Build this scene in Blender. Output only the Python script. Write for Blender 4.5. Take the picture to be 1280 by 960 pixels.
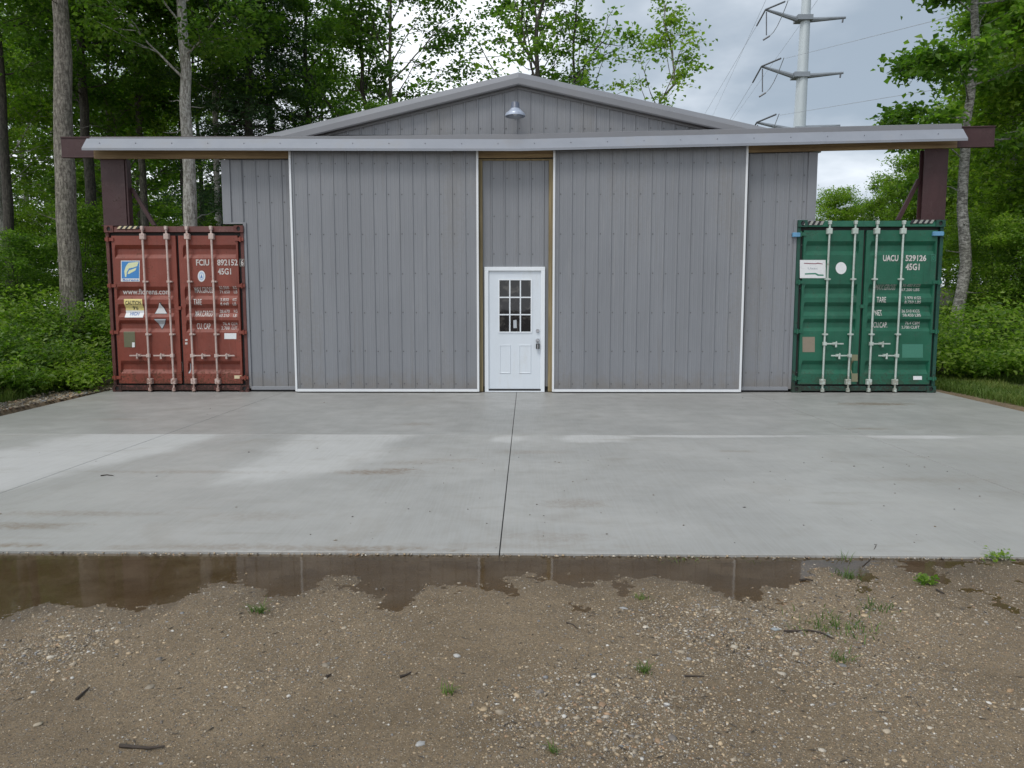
import bpy, bmesh, math, random
import numpy as np
from mathutils import Vector, Matrix
R = math.radians
random.seed(7); rng = np.random.default_rng(11)
scene = bpy.context.scene
for o in list(bpy.data.objects): bpy.data.objects.remove(o)
C = scene.collection

# ------------------------------------------------------------------ camera, sky, sun, exposure
FPX, PITCH, YAW, EYE = 930.0, R(5.83), R(0.62), 1.5
cam_data = bpy.data.cameras.new('camera'); cam_data.sensor_width = 36; cam_data.lens = FPX/1280*36
cam_data.clip_start = .05; cam_data.clip_end = 3000
cam = bpy.data.objects.new('camera', cam_data); C.objects.link(cam)
cam.location = (0, 0, EYE); cam.rotation_euler = (R(90)-PITCH, 0, YAW)
scene.camera = cam
scene.view_settings.view_transform = 'Standard'; scene.view_settings.look = 'None'
scene.view_settings.exposure = 0.55; scene.view_settings.gamma = 1
SUN_EL, SUN_AZ = R(58), R(205)          # azimuth clockwise from +Y
world = bpy.data.worlds.new('World'); scene.world = world; world.use_nodes = True
sun_d = bpy.data.lights.new('sun', 'SUN'); sun_d.energy = 1.1; sun_d.angle = R(18); sun_d.color = (1, .96, .9)
sun = bpy.data.objects.new('sun', sun_d); C.objects.link(sun)
sdir = Vector((math.sin(SUN_AZ)*math.cos(SUN_EL), math.cos(SUN_AZ)*math.cos(SUN_EL), math.sin(SUN_EL)))
sun.rotation_euler = (-sdir).to_track_quat('-Z', 'Y').to_euler()

class NT:
    """tiny node-tree writer"""
    def __init__(s, tree): s.t = tree; s.n = tree.nodes; s.l = tree.links
    def new(s, typ, ins=None, **kw):
        n = s.n.new(typ)
        for k, v in kw.items(): setattr(n, k, v)
        for k, v in (ins or {}).items(): s.set(n.inputs[k], v)
        return n
    def set(s, sock, v):
        if isinstance(v, bpy.types.NodeSocket): s.l.new(v, sock)
        else: sock.default_value = v
    def math(s, op, a, b=0.0, c=None, clamp=False):
        n = s.new('ShaderNodeMath', operation=op, use_clamp=clamp)
        s.set(n.inputs[0], a); s.set(n.inputs[1], b)
        if c is not None: s.set(n.inputs[2], c)
        return n.outputs[0]
    def mix(s, f, a, b, bt='MIX'):
        n = s.new('ShaderNodeMix', data_type='RGBA', blend_type=bt)
        s.set(n.inputs['Factor'], f); s.set(n.inputs['A'], a); s.set(n.inputs['B'], b)
        return n.outputs['Result']
    def noise(s, vec, scale, detail=4, rough=.55, dist=0):
        n = s.new('ShaderNodeTexNoise', {'Scale': scale, 'Detail': detail, 'Roughness': rough, 'Distortion': dist})
        if vec is not None: s.l.new(vec, n.inputs['Vector'])
        return n.outputs['Fac']
    def ramp(s, v, a, b, lo=0.0, hi=1.0):
        n = s.new('ShaderNodeMapRange', {'From Min': a, 'From Max': b, 'To Min': lo, 'To Max': hi}, interpolation_type='SMOOTHSTEP')
        s.set(n.inputs['Value'], v); return n.outputs['Result']
    def mapping(s, vec, scale=(1,1,1), rot=(0,0,0), loc=(0,0,0)):
        n = s.new('ShaderNodeMapping', {'Scale': scale, 'Rotation': rot, 'Location': loc}); s.l.new(vec, n.inputs['Vector']); return n.outputs[0]

# world: physical sky under broken overcast cloud
w = NT(world.node_tree); w.n.clear()
tc = w.new('ShaderNodeTexCoord').outputs['Generated']
sky = w.new('ShaderNodeTexSky', sky_type='NISHITA', sun_disc=False, sun_elevation=SUN_EL, sun_rotation=SUN_AZ, air_density=1.0, dust_density=1.5)
sep = w.new('ShaderNodeSeparateXYZ'); w.l.new(tc, sep.inputs[0])
zz = w.math('ADD', w.math('MAXIMUM', sep.outputs[2], 0.0), 0.22)
px_, py_ = w.math('DIVIDE', sep.outputs[0], zz), w.math('DIVIDE', sep.outputs[1], zz)
cv = w.new('ShaderNodeCombineXYZ'); w.l.new(px_, cv.inputs[0]); w.l.new(py_, cv.inputs[1])
n1 = w.noise(w.mapping(cv.outputs[0], (1,1,1), (0,0,.3), (3.1, .4, 0)), 0.75, 5, .5, .3)
n2 = w.noise(cv.outputs[0], 2.2, 5, .55)
# thin bright cloud towards the north-west and at the horizon to the north-east, heavier blue-grey cloud between
thin = w.math('ADD', w.ramp(px_, .25, -.12, 0, .40), w.math('MULTIPLY', n1, 1.25))
thin = w.math('ADD', thin, w.ramp(sep.outputs[2], .28, .08, -.1, .22))
thin = w.ramp(w.math('ADD', thin, w.math('MULTIPLY', w.math('SUBTRACT', n2, .5), .5)), .56, 1.06)
cloud = w.mix(thin, (2.6, 3.1, 3.65, 1), (8.8, 9.1, 9.5, 1))
sky_mixed = w.mix(.9, sky.outputs[0], cloud)
bg = w.new('ShaderNodeBackground', {'Strength': 0.105}); w.l.new(sky_mixed, bg.inputs['Color'])
wo = w.new('ShaderNodeOutputWorld'); w.l.new(bg.outputs[0], wo.inputs[0])

# ------------------------------------------------------------------ helpers
_p, _y = PITCH, YAW
FW = np.array([-math.sin(_y)*math.cos(_p), math.cos(_y)*math.cos(_p), -math.sin(_p)])
RT = np.array([math.cos(_y), math.sin(_y), 0]); UP = np.cross(RT, FW); EY = np.array([0, 0, EYE])
def at(u, v, Y):
    """survey: the world point seen at photo pixel (u, v) on the plane at depth Y"""
    r = FW + RT*(u-640)/FPX + UP*(480-v)/FPX
    return EY + r*(Y/r[1])
def onz(u, v, Z=0.0):
    r = FW + RT*(u-640)/FPX + UP*(480-v)/FPX
    return EY + r*((Z-EYE)/r[2])

def tag(o, label=None, cat=None, group=None, kind=None):
    if label: o['label'] = label
    if cat: o['category'] = cat
    if group: o['group'] = group
    if kind: o['kind'] = kind
    return o
def empty(name, loc, label, cat, group=None, rz=0):
    o = bpy.data.objects.new(name, None); C.objects.link(o); o.location = loc; o.rotation_euler.z = rz
    o.empty_display_size = .2
    return tag(o, label, cat, group)
def link(name, me, mat, parent=None, loc=None):
    o = bpy.data.objects.new(name, me); C.objects.link(o)
    if mat is not None and not me.materials: me.materials.append(mat)
    if parent is not None:
        o.parent = parent
        # meshes are written in world metres; take the parent's place off
        w0 = world_loc(parent)
        if loc is None: o.location = -w0
        else: o.location = Vector(loc)-w0
    elif loc is not None: o.location = loc
    return o
def world_loc(o):
    v = Vector((0,0,0))
    while o is not None:
        v += Vector(o.location); o = o.parent
    return v
def npmesh(name, V, F, smooth=False, attrs=None):
    V = np.asarray(V, np.float32); F = np.asarray(F, np.int32); k = F.shape[1]
    me = bpy.data.meshes.new(name)
    me.vertices.add(len(V)); me.vertices.foreach_set('co', V.ravel())
    me.loops.add(F.size); me.loops.foreach_set('vertex_index', F.ravel())
    me.polygons.add(len(F)); me.polygons.foreach_set('loop_start', np.arange(0, F.size, k, dtype=np.int32))
    me.polygons.foreach_set('use_smooth', np.full(len(F), smooth))
    for nm, (typ, arr) in (attrs or {}).items():
        a = me.attributes.new(nm, typ, 'POINT')
        a.data.foreach_set('value' if typ == 'FLOAT' else 'color', np.asarray(arr, np.float32).ravel())
    me.update(calc_edges=True); return me

class MB:
    """collects simple solids, links them as ONE mesh object"""
    def __init__(s): s.v = []; s.f = []
    def add(s, vs, fs):
        b = len(s.v); s.v += [tuple(map(float, v)) for v in vs]; s.f += [tuple(b+i for i in f) for f in fs]; return s
    def box(s, x0, x1, y0, y1, z0, z1):
        return s.add([(x,y,z) for z in (z0,z1) for y in (y0,y1) for x in (x0,x1)],
                     [(0,2,3,1),(4,5,7,6),(0,1,5,4),(2,6,7,3),(0,4,6,2),(1,3,7,5)])
    def hull8(s, p):   # 8 points ordered as in box
        return s.add(p, [(0,2,3,1),(4,5,7,6),(0,1,5,4),(2,6,7,3),(0,4,6,2),(1,3,7,5)])
    def tube(s, pts, r, n=8, caps=True):
        pts = [Vector(p) for p in pts]; rs = r if hasattr(r, '__len__') else [r]*len(pts)
        vs, fs = [], []
        for i, p in enumerate(pts):
            d = (pts[min(i+1, len(pts)-1)] - pts[max(i-1, 0)]).normalized()
            a = d.cross(Vector((0,0,1)) if abs(d.z) < .9 else Vector((1,0,0))).normalized(); b = d.cross(a)
            for k in range(n):
                t = 2*math.pi*k/n; vs.append(p + (a*math.cos(t)+b*math.sin(t))*rs[i])
        for i in range(len(pts)-1):
            for k in range(n):
                fs.append((i*n+k, i*n+(k+1)%n, (i+1)*n+(k+1)%n, (i+1)*n+k))
        if caps: fs.append(tuple(range(n))[::-1]); fs.append(tuple((len(pts)-1)*n+k for k in range(n)))
        return s.add(vs, fs)
    def lathe(s, prof, c, n=28, axis='z'):
        vs, fs = [], []
        for r, h in prof:
            for k in range(n):
                t = 2*math.pi*k/n
                if axis == 'z': vs.append((c[0]+r*math.cos(t), c[1]+r*math.sin(t), c[2]+h))
                else: vs.append((c[0]+r*math.cos(t), c[1]+h, c[2]+r*math.sin(t)))
        for i in range(len(prof)-1):
            for k in range(n): fs.append((i*n+k, i*n+(k+1)%n, (i+1)*n+(k+1)%n, (i+1)*n+k))
        return s.add(vs, fs)
    def sweep_x(s, prof, stations):
        """closed (y,z) profile swept along x; stations = [(x, dz)]"""
        n = len(prof); vs = [(x, y, z+dz) for x, dz in stations for y, z in prof]; fs = []
        for i in range(len(stations)-1):
            for k in range(n): fs.append((i*n+k, i*n+(k+1)%n, (i+1)*n+(k+1)%n, (i+1)*n+k))
        fs.append(tuple(range(n))[::-1]); fs.append(tuple((len(stations)-1)*n+k for k in range(n)))
        return s.add(vs, fs)
    def mesh(s, name, smooth=False, bevel=0):
        me = bpy.data.meshes.new(name); me.from_pydata(s.v, [], s.f)
        bm = bmesh.new(); bm.from_mesh(me)
        bmesh.ops.recalc_face_normals(bm, faces=bm.faces)
        if bevel:
            es = [e for e in bm.edges if len(e.link_faces) == 2 and e.calc_face_angle(0) > .5]
            bmesh.ops.bevel(bm, geom=es, offset=bevel, segments=1, profile=.5, affect='EDGES', clamp_overlap=True)
        if smooth:
            for f in bm.faces: f.smooth = True
            for e in bm.edges:
                if len(e.link_faces) == 2 and e.calc_face_angle(0) > .7: e.smooth = False
        bm.to_mesh(me); bm.free(); me.update(); return me
    def build(s, name, mat, parent=None, smooth=False, bevel=0, label=None, kind=None):
        o = link(name, s.mesh(name, smooth, bevel), mat, parent)
        if label: o['label'] = label
        if kind: o['kind'] = kind
        return o

def lattice(shape, seed): return np.random.default_rng(seed).random(shape)
def vnoise(x, y, scale, seed, oct=4):
    """value noise, 0..1"""
    x = np.asarray(x, float); y = np.asarray(y, float); out = np.zeros(np.broadcast(x, y).shape); amp = 1; tot = 0
    for o in range(oct):
        g = lattice((257, 257), seed*17+o); fx = x*scale*2**o+91.3; fy = y*scale*2**o+37.7
        ix = np.floor(fx).astype(int); iy = np.floor(fy).astype(int); tx = fx-ix; ty = fy-iy
        tx = tx*tx*(3-2*tx); ty = ty*ty*(3-2*ty); ix %= 256; iy %= 256
        v = (g[ix,iy]*(1-tx)+g[ix+1,iy]*tx)*(1-ty)+(g[ix,iy+1]*(1-tx)+g[ix+1,iy+1]*tx)*ty
        out += v*amp; tot += amp; amp *= .5
    return out/tot

# ------------------------------------------------------------------ materials
def mat_new(name):
    m = bpy.data.materials.new(name); m.use_nodes = True; t = NT(m.node_tree); t.n.clear()
    out = t.new('ShaderNodeOutputMaterial'); b = t.new('ShaderNodeBsdfPrincipled'); t.l.new(b.outputs[0], out.inputs[0])
    return m, t, b, out
def obj_co(t): return t.new('ShaderNodeTexCoord').outputs['Object']
def geo_co(t): return t.new('ShaderNodeNewGeometry').outputs['Position']
def bump(t, b, h, strength=.3, dist=.01):
    n = t.new('ShaderNodeBump', {'Strength': strength, 'Distance': dist}); t.l.new(h, n.inputs['Height']); t.l.new(n.outputs[0], b.inputs['Normal'])
def paint(name, col, rough=.4, dirt=(.2,.15,.1), dirt_amt=.25, scale=3, metallic=0, streak=True, spec=.5, hue=0.12, fine=60, bumpy=.05, splash=False, wavy=0):
    m, t, b, _ = mat_new(name); co = geo_co(t)
    n = t.noise(t.mapping(co, (1,1,.25 if streak else 1)), scale, 6, .6); f = t.noise(co, fine, 3, .6)
    c1 = tuple(min(1, c*(1-hue)) for c in col)+(1,); c2 = tuple(min(1, c*(1+hue)) for c in col)+(1,)
    base = t.mix(t.ramp(n, .3, .7), c1, c2)
    d = t.math('MULTIPLY', t.ramp(t.math('ADD', n, t.math('MULTIPLY', t.math('SUBTRACT', f, .5), .25)), .52, .72), dirt_amt)
    colr = t.mix(d, base, dirt+(1,))
    if splash:
        sz_ = t.new('ShaderNodeSeparateXYZ'); t.l.new(co, sz_.inputs[0])
        sp_ = t.ramp(t.math('ADD', sz_.outputs[2], t.math('MULTIPLY', t.math('SUBTRACT', t.noise(co, 5, 6, .7), .5), .7)), .45, .0)
        colr = t.mix(t.math('MULTIPLY', sp_, .38), colr, (.17,.135,.095,1))
        stx = t.ramp(t.noise(t.mapping(co, (9,9,.35)), 1.4, 6, .7), .56, .72, 0, .28); colr = t.mix(stx, colr, (.15,.14,.125,1))
        pl = t.ramp(t.noise(t.mapping(co, (9,9,.5), (0,0,0), (7,3,1)), 1.1, 5, .65), .58, .74, 0, .22); colr = t.mix(pl, colr, (.33,.33,.33,1))
    t.l.new(colr, b.inputs['Base Color'])
    t.set(b.inputs['Roughness'], t.math('ADD', rough, t.math('MULTIPLY', t.math('SUBTRACT', n, .5), .25)))
    b.inputs['Metallic'].default_value = metallic; b.inputs['Specular IOR Level'].default_value = spec
    if wavy:
        wv = t.noise(t.mapping(co, (2.2,2.2,.8)), 1.3, 2, .4); bump(t, b, t.math('ADD', t.math('MULTIPLY', wv, wavy), t.math('MULTIPLY', f, .04)), .5, .03)
    elif bumpy: bump(t, b, f, bumpy, .004)
    return m
M = {}
M['siding'] = paint('grey_siding', (.214,.223,.242), .38, (.18,.17,.155), .35, 1.2, hue=.07, fine=25, spec=.4, splash=True, wavy=1.0)
M['screw'] = paint('screw_heads', (.11,.11,.12), .5, (.1,.08,.06), .3, 9)
M['siding_trim'] = paint('grey_trim', (.235,.243,.262), .38, (.2,.19,.17), .2, 1.5, hue=.05)
M['rake'] = paint('rake_trim_paint', (.20,.205,.222), .38, (.18,.17,.16), .25, 1.5, hue=.05)
M['cap'] = paint('header_cap_paint', (.245,.262,.298), .38, (.22,.21,.19), .3, 2.0, hue=.05, streak=False)
M['white_trim'] = paint('white_trim', (.72,.74,.76), .45, (.45,.42,.36), .25, 3, hue=.04)
M['door_white'] = paint('door_white', (.64,.69,.745), .38, (.45,.43,.38), .3, 3, hue=.03, splash=False, wavy=.5)
M['frame_white'] = paint('frame_white', (.74,.78,.82), .4, (.5,.48,.42), .15, 3, hue=.03)
M['chrome'] = paint('brushed_metal', (.5,.5,.52), .3, (.3,.3,.3), .1, 20, metallic=1, streak=False)
M['dark'] = paint('dark_metal', (.02,.02,.022), .5, (.05,.05,.05), .2, 5)
M['rubber'] = paint('black_gasket', (.018,.018,.018), .7, (.05,.045,.04), .4, 5)
M['interior'] = paint('dark_interior', (.03,.03,.032), .8, (.05,.05,.05), .2, 3)
M['galv'] = paint('galvanised_steel', (.46,.51,.53), .5, (.36,.40,.42), .5, .5, metallic=.25, hue=.1)
M['galv_arm'] = paint('galvanised_arm', (.24,.27,.30), .5, (.2,.22,.24), .3, .5, metallic=.2, hue=.1)
M['wire'] = paint('conductor', (.30,.33,.36), .5, (.2,.2,.2), .1, 1)
M['insulator'] = paint('insulator', (.10,.11,.125), .4, (.1,.1,.1), .1, 1)
M['lamp_paint'] = paint('lamp_enamel', (.40,.45,.55), .3, (.3,.32,.35), .3, 8, streak=False, metallic=.2)
M['lamp_housing'] = paint('lamp_housing_paint', (.11,.13,.18), .4, (.1,.1,.1), .3, 8)

def rusty(name, col, rust=(.10,.035,.018), amt=.5, rough=.5, hue=.14, fade=(.5,.3,.26), fade_amt=.12):
    m, t, b, _ = mat_new(name); co = geo_co(t)
    a = t.noise(t.mapping(co, (1,1,.3)), 2.2, 7, .65); f = t.noise(co, 28, 5, .65); g = t.noise(co, 7, 6, .6)
    base = t.mix(t.ramp(a, .3, .7), tuple(c*(1-hue) for c in col)+(1,), tuple(c*(1+hue) for c in col)+(1,))
    base = t.mix(t.math('MULTIPLY', t.ramp(g, .5, .75), fade_amt), base, fade+(1,))
    sepz = t.new('ShaderNodeSeparateXYZ'); t.l.new(co, sepz.inputs[0])
    low = t.ramp(sepz.outputs[2], .55, .02, 0, .16)
    r = t.ramp(t.math('ADD', t.math('ADD', t.math('MULTIPLY', f, .55), t.math('MULTIPLY', g, .45)), low), .565, .66)
    run = t.ramp(t.noise(t.mapping(co, (16,16,.55)), 1.3, 6, .7), .57, .70, 0, .5); base = t.mix(run, base, tuple(x*.5 for x in col)+(1,))
    run2 = t.ramp(t.noise(t.mapping(co, (14,14,.8), (0,0,0), (3,9,2)), 1.6, 6, .75), .60, .72, 0, .35); base = t.mix(run2, base, fade+(1,))
    t.l.new(t.mix(t.math('MULTIPLY', r, amt), base, rust+(1,)), b.inputs['Base Color'])
    t.set(b.inputs['Roughness'], t.math('ADD', rough, t.math('MULTIPLY', r, .3)))
    wv = t.noise(t.mapping(co, (3,3,3)), 1.1, 3, .5); bump(t, b, t.math('ADD', t.math('MULTIPLY', f, .06), wv), .55, .03)
    return m
M['red'] = rusty('red_container_paint', (.200,.043,.026), amt=.9, fade=(.36,.16,.13), fade_amt=.10)
M['red_dark'] = rusty('red_frame_paint', (.105,.030,.024), (.030,.016,.012), .85, .6)
M['green'] = rusty('green_container_paint', (.009,.100,.057), (.04,.04,.025), .45, fade=(.05,.16,.11), fade_amt=.3)
M['green_dark'] = rusty('green_frame_paint', (.010,.065,.045), (.03,.025,.018), .7, .6, fade=(.06,.12,.1))
M['bar_red'] = rusty('pinkish_locking_bar', (.52,.41,.37), (.2,.09,.06), .7, .45, fade=(.3,.15,.12), fade_amt=.4)
M['bar_green'] = rusty('galvanised_locking_bar', (.44,.50,.46), (.2,.17,.12), .6, .45, fade=(.3,.33,.28), fade_amt=.4)
M['steel'] = rusty('maroon_steel', (.046,.017,.018), (.024,.012,.010), .6, .55, fade=(.17,.12,.11), fade_amt=.16)
M['tape'] = paint('blue_tape', (.12,.30,.48), .5, (.1,.2,.3), .3, 8)

def wood(name, c1, c2, axis=0):
    m, t, b, _ = mat_new(name); co = geo_co(t)
    sc = [18,18,18]; sc[axis] = .8
    n = t.noise(t.mapping(co, tuple(sc)), 1.6, 6, .65, .5); k = t.noise(co, 1.1, 3, .5)
    c = t.mix(t.ramp(n, .3, .7), c1+(1,), c2+(1,)); c = t.mix(t.math('MULTIPLY', t.ramp(k, .45, .7), .5), c, tuple(x*.6 for x in c1)+(1,))
    t.l.new(c, b.inputs['Base Color']); b.inputs['Roughness'].default_value = .75; bump(t, b, n, .3, .004)
    return m
M['wood'] = wood('weathered_pine', (.19,.125,.065), (.34,.24,.12), 0)
M['wood_v'] = wood('treated_post', (.19,.145,.07), (.33,.26,.14), 2)

def flat(name, col, rough=.55, worn=None):
    m, t, b, _ = mat_new(name); co = geo_co(t); n = t.noise(co, 35, 4, .65)
    t.l.new(t.mix(t.ramp(n, .5, .8, 0, .45), col+(1,), tuple(c*.55 for c in col)+(1,)), b.inputs['Base Color']); b.inputs['Roughness'].default_value = rough
    if worn: t.l.new(t.mix(t.ramp(t.noise(co, 60, 4, .7), .50, .62, 0, .7), col+(1,), worn+(1,)), b.inputs['Base Color'])
    return m
M['letter'] = flat('white_lettering', (.62,.60,.58), worn=(.22,.14,.12)); M['letter_old'] = flat('worn_lettering', (.36,.36,.33), worn=(.10,.14,.11))
M['black_ink'] = flat('black_ink', (.02,.02,.025)); M['blue_ink'] = flat('blue_ink', (.10,.20,.45))
M['logo_blue'] = flat('logo_blue', (.05,.23,.55)); M['logo_pale'] = flat('logo_pale_yellow', (.68,.72,.45))
M['st_white'] = flat('sticker_white', (.72,.73,.74)); M['st_yellow'] = flat('sticker_yellow', (.74,.62,.25))
M['st_grey'] = flat('sticker_silver', (.42,.45,.48)); M['plate_olive'] = flat('plate_olive', (.13,.13,.075)); M['plate_tan'] = flat('plate_tan', (.24,.20,.15))
M['ink_red'] = flat('ink_maroon', (.22,.06,.09)); M['ink_green'] = flat('ink_green', (.03,.20,.13)); M['hazard_cream'] = flat('hazard_cream', (.62,.52,.34)); M['worn_green'] = flat('worn_green_patch', (.05,.20,.14)); M['worn_tan'] = flat('worn_tan_patch', (.20,.20,.12))
M['blue_pale'] = flat('pale_blue', (.42,.52,.68))

m, t, b, out = mat_new('window_glass'); M['glass'] = m
b.inputs['Base Color'].default_value = (.018,.02,.024,1); b.inputs['Roughness'].default_value = .03; b.inputs['IOR'].default_value = 1.5
n = t.noise(geo_co(t), 2.5, 2); bump(t, b, n, .05, .01)
t.l.new(t.mix(t.ramp(t.noise(geo_co(t), 7, 3, .5, .8), .5, .7), (.010,.011,.013,1), (.065,.062,.058,1)), b.inputs['Base Color'])  # paler blotches paint reflections and a dim interior into the pane colour

# foliage: one leaf-coloured surface, hue per leaf from attribute 'rnd'
def leafmat(name, dark, mid, light, trans=.35, gloss=.42):
    m = bpy.data.materials.new(name); m.use_nodes = True; t = NT(m.node_tree); t.n.clear()
    r = t.new('ShaderNodeAttribute', attribute_name='rnd').outputs['Fac']
    oi = t.new('ShaderNodeObjectInfo').outputs['Random']
    rr = t.math('ADD', r, t.math('MULTIPLY', t.math('SUBTRACT', oi, .5), .25), clamp=True)
    cr = t.new('ShaderNodeValToRGB'); t.l.new(rr, cr.inputs[0])
    e = cr.color_ramp.elements; e[0].color = dark+(1,); e[0].position = 0; e[1].color = light+(1,); e[1].position = 1
    e2 = e.new(.5); e2.color = mid+(1,)
    b = t.new('ShaderNodeBsdfPrincipled', {'Roughness': gloss}); t.l.new(cr.outputs[0], b.inputs['Base Color']); b.inputs['Specular IOR Level'].default_value = .35
    tr = t.new('ShaderNodeBsdfTranslucent'); t.l.new(t.mix(1.0, cr.outputs[0], (1.5,1.9,.7,1), 'MULTIPLY'), tr.inputs['Color'])
    mx = t.new('ShaderNodeMixShader', {'Fac': trans}); t.l.new(b.outputs[0], mx.inputs[1]); t.l.new(tr.outputs[0], mx.inputs[2])
    o = t.new('ShaderNodeOutputMaterial'); t.l.new(mx.outputs[0], o.inputs[0]); return m
M['leaf'] = leafmat('maple_leaf', (.042,.092,.018), (.110,.200,.030), (.205,.300,.046), .48)
M['leaf_bright'] = leafmat('bright_leaf', (.090,.155,.020), (.165,.255,.034), (.265,.340,.055), .50)
M['needle'] = leafmat('hemlock_needles', (.020,.052,.022), (.042,.095,.034), (.080,.145,.045), .25)
M['leaf_under'] = leafmat('undergrowth_leaf', (.045,.095,.015), (.115,.200,.026), (.210,.300,.042), .46)
M['grass'] = leafmat('grass_blade', (.055,.095,.018), (.100,.155,.028), (.200,.215,.060), .3, .6)
M['leaf_dry'] = leafmat('brownish_leaf', (.045,.050,.020), (.085,.080,.032), (.14,.13,.05), .3)

def barkmat(name, c1, c2, moss=.25, horiz=False):
    m, t, b, _ = mat_new(name); co = obj_co(t)
    n = t.math('ADD', t.math('MULTIPLY', t.noise(t.mapping(co, (16,16,3.2) if not horiz else (4,4,14)), 1.7, 7, .72, .7), .65), t.math('MULTIPLY', t.noise(co, 16, 6, .75), .35)); k = t.noise(co, 1.6, 6, .65)
    c = t.mix(t.ramp(n, .42, .60), c1+(1,), c2+(1,))
    c = t.mix(t.math('MULTIPLY', t.ramp(k, .48, .68), moss), c, (.06,.07,.04,1))
    t.l.new(c, b.inputs['Base Color']); b.inputs['Roughness'].default_value = .85; bump(t, b, n, .9, .03); return m
M['bark'] = barkmat('grey_bark', (.085,.074,.060), (.31,.285,.24))
M['bark_pale'] = barkmat('pale_bark', (.19,.175,.15), (.60,.58,.53), .15)
M['bark_dark'] = barkmat('dark_bark', (.028,.024,.02), (.10,.088,.072), .3)
M['bark_aspen'] = barkmat('banded_pale_bark', (.09,.085,.075), (.40,.39,.36), .3, True)

# ------------------------------------------------------------------ terrain
def puddle_edge(x):
    """depth (y) of the near shore of the puddle for each x"""
    pts = [(-2.9,760),(0,769),(60,757),(105,744),(125,762),(180,762),(215,758),(265,727),(300,722),(370,738),(420,716),(470,728),(510,742),(540,722),(600,720),(700,716),(780,708),(850,708),(880,724),(930,732),(965,724),(985,706),(1030,709),(1062,718),(1080,697),(1110,700),(1150,712),(1200,708),(1240,698),(1290,690)]
    xs, ys = [], []
    for u, v in pts:
        q = onz(u, v, -.017); xs.append(q[0]); ys.append(q[1])
    xs = np.array([-9, -4.5]+xs); ys = np.array([4.4, 3.6]+ys); i = np.argsort(xs)
    return np.interp(x, xs[i], ys[i])
def ground_z(x, y):
    x = np.asarray(x, float); y = np.asarray(y, float)
    big = (vnoise(x, y, .5, 3, 3)-.5)
    z = -.007 + big*.016 + (vnoise(x, y, 5, 5, 4)-.5)*.022 + (vnoise(x, y, 30, 6, 3)-.5)*.011
    d = y-puddle_edge(x)                                # >0 : inside the puddle
    inb = (y < 4.6) & (x > -9) & (x < 4)
    dip = np.clip(d/.55+(vnoise(x, y, 2.2, 21, 3)-.5)*.6, -1, 1)*.5+.5
    z = np.where(inb, z - .024*dip*dip*(3-2*dip), z)
    near = np.clip((4.46-y)/.10, 0, 1)
    z = np.where((np.abs(x) < 7.6) & (y > 4.40) & (y < 14), -.20, z)       # under the slab
    # ground left of the slab climbs gently into the wood
    L = np.clip((-7.9-x)/8, 0, 1)*np.clip((y-5)/8, 0, 1); L = L*L*(3-2*L)
    z = z + L*(.9+(vnoise(x, y, .25, 8, 4)-.5)*.8)
    lw = np.clip((-7.5-x)/1.5, 0, 1)*np.clip((y-6)/2, 0, 1); z = z+lw*(vnoise(x, y, 1.6, 9, 3)-.4)*.12
    # bank on the right
    B = np.clip((x-9.5)/7, 0, 1)*np.clip((y-10)/7, 0, 1); B = B*B*(3-2*B)
    z = z + B*(2.3+(vnoise(x, y, .3, 10, 4)-.5)*1.0)
    rw = np.clip((x-7.5)/1.5, 0, 1)*np.clip((y-8)/2, 0, 1); z = z+rw*(vnoise(x, y, 1.4, 12, 3)-.45)*.12
    bk = np.clip((y-16)/20, 0, 1); z = z + bk*1.0*(1-B)*(1-L)
    return z
def axis(*segs):
    out = []
    for a, b, n in segs: out += list(np.linspace(a, b, n, endpoint=False))
    return np.array(out+[segs[-1][1]])
gx = axis((-900,-120,8),(-120,-30,14),(-30,-9,34),(-9,-3.6,60),(-3.6,3.6,330),(3.6,9,60),(9,30,40),(30,120,14),(120,900,8))
gy = axis((-400,-20,6),(-20,.8,14),(.8,4.40,190),(4.40,4.44,1),(4.44,14,40),(14,30,36),(30,90,16),(90,1500,10))
X, Yg = np.meshgrid(gx, gy, indexing='ij'); Z = ground_z(X, Yg)
V = np.stack([X, Yg, Z], -1).reshape(-1, 3); nx, ny = len(gx), len(gy)
ii, jj = np.meshgrid(np.arange(nx-1), np.arange(ny-1), indexing='ij'); a0 = (ii*ny+jj).ravel()
F = np.stack([a0, a0+ny, a0+ny+1, a0+1], -1)
wetv = np.clip((Yg-puddle_edge(X)+.42+(vnoise(X, Yg, 2.5, 23, 4)-.5)*.6)/.55, 0, 1)*((Yg < 4.6) & (X > -9) & (X < 4.5))
gm = npmesh('ground', V, F, True, {'wet': ('FLOAT', wetv.ravel())})
m, t, b, _ = mat_new('dirt_and_gravel'); co = geo_co(t); sp = t.new('ShaderNodeSeparateXYZ'); t.l.new(co, sp.inputs[0])
big = t.noise(co, .9, 6, .6, .3); med = t.noise(co, 9, 6, .65); fine = t.noise(co, 130, 4, .7)
vor = t.new('ShaderNodeTexVoronoi', {'Scale': 95.0, 'Randomness': 1.0}); t.l.new(co, vor.inputs['Vector'])
dirt = t.mix(t.ramp(big, .35, .65), (.165,.117,.065,1), (.275,.203,.122,1))
dirt = t.mix(t.ramp(med, .4, .75, 0, .6), dirt, (.30,.225,.138,1))
speck = t.math('GREATER_THAN', t.new('ShaderNodeSeparateColor', {'Color': vor.outputs['Color']}).outputs[0], .80)
sc_ = t.math('MULTIPLY', speck, t.ramp(vor.outputs['Distance'], .5, .25))
scol = t.mix(t.new('ShaderNodeSeparateColor', {'Color': vor.outputs['Color']}).outputs[1], (.09,.085,.08,1), (.42,.37,.30,1))
dirt = t.mix(t.math('MULTIPLY', sc_, .75), dirt, scol)
vor2 = t.new('ShaderNodeTexVoronoi', {'Scale': 230.0}); t.l.new(co, vor2.inputs['Vector'])
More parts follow.
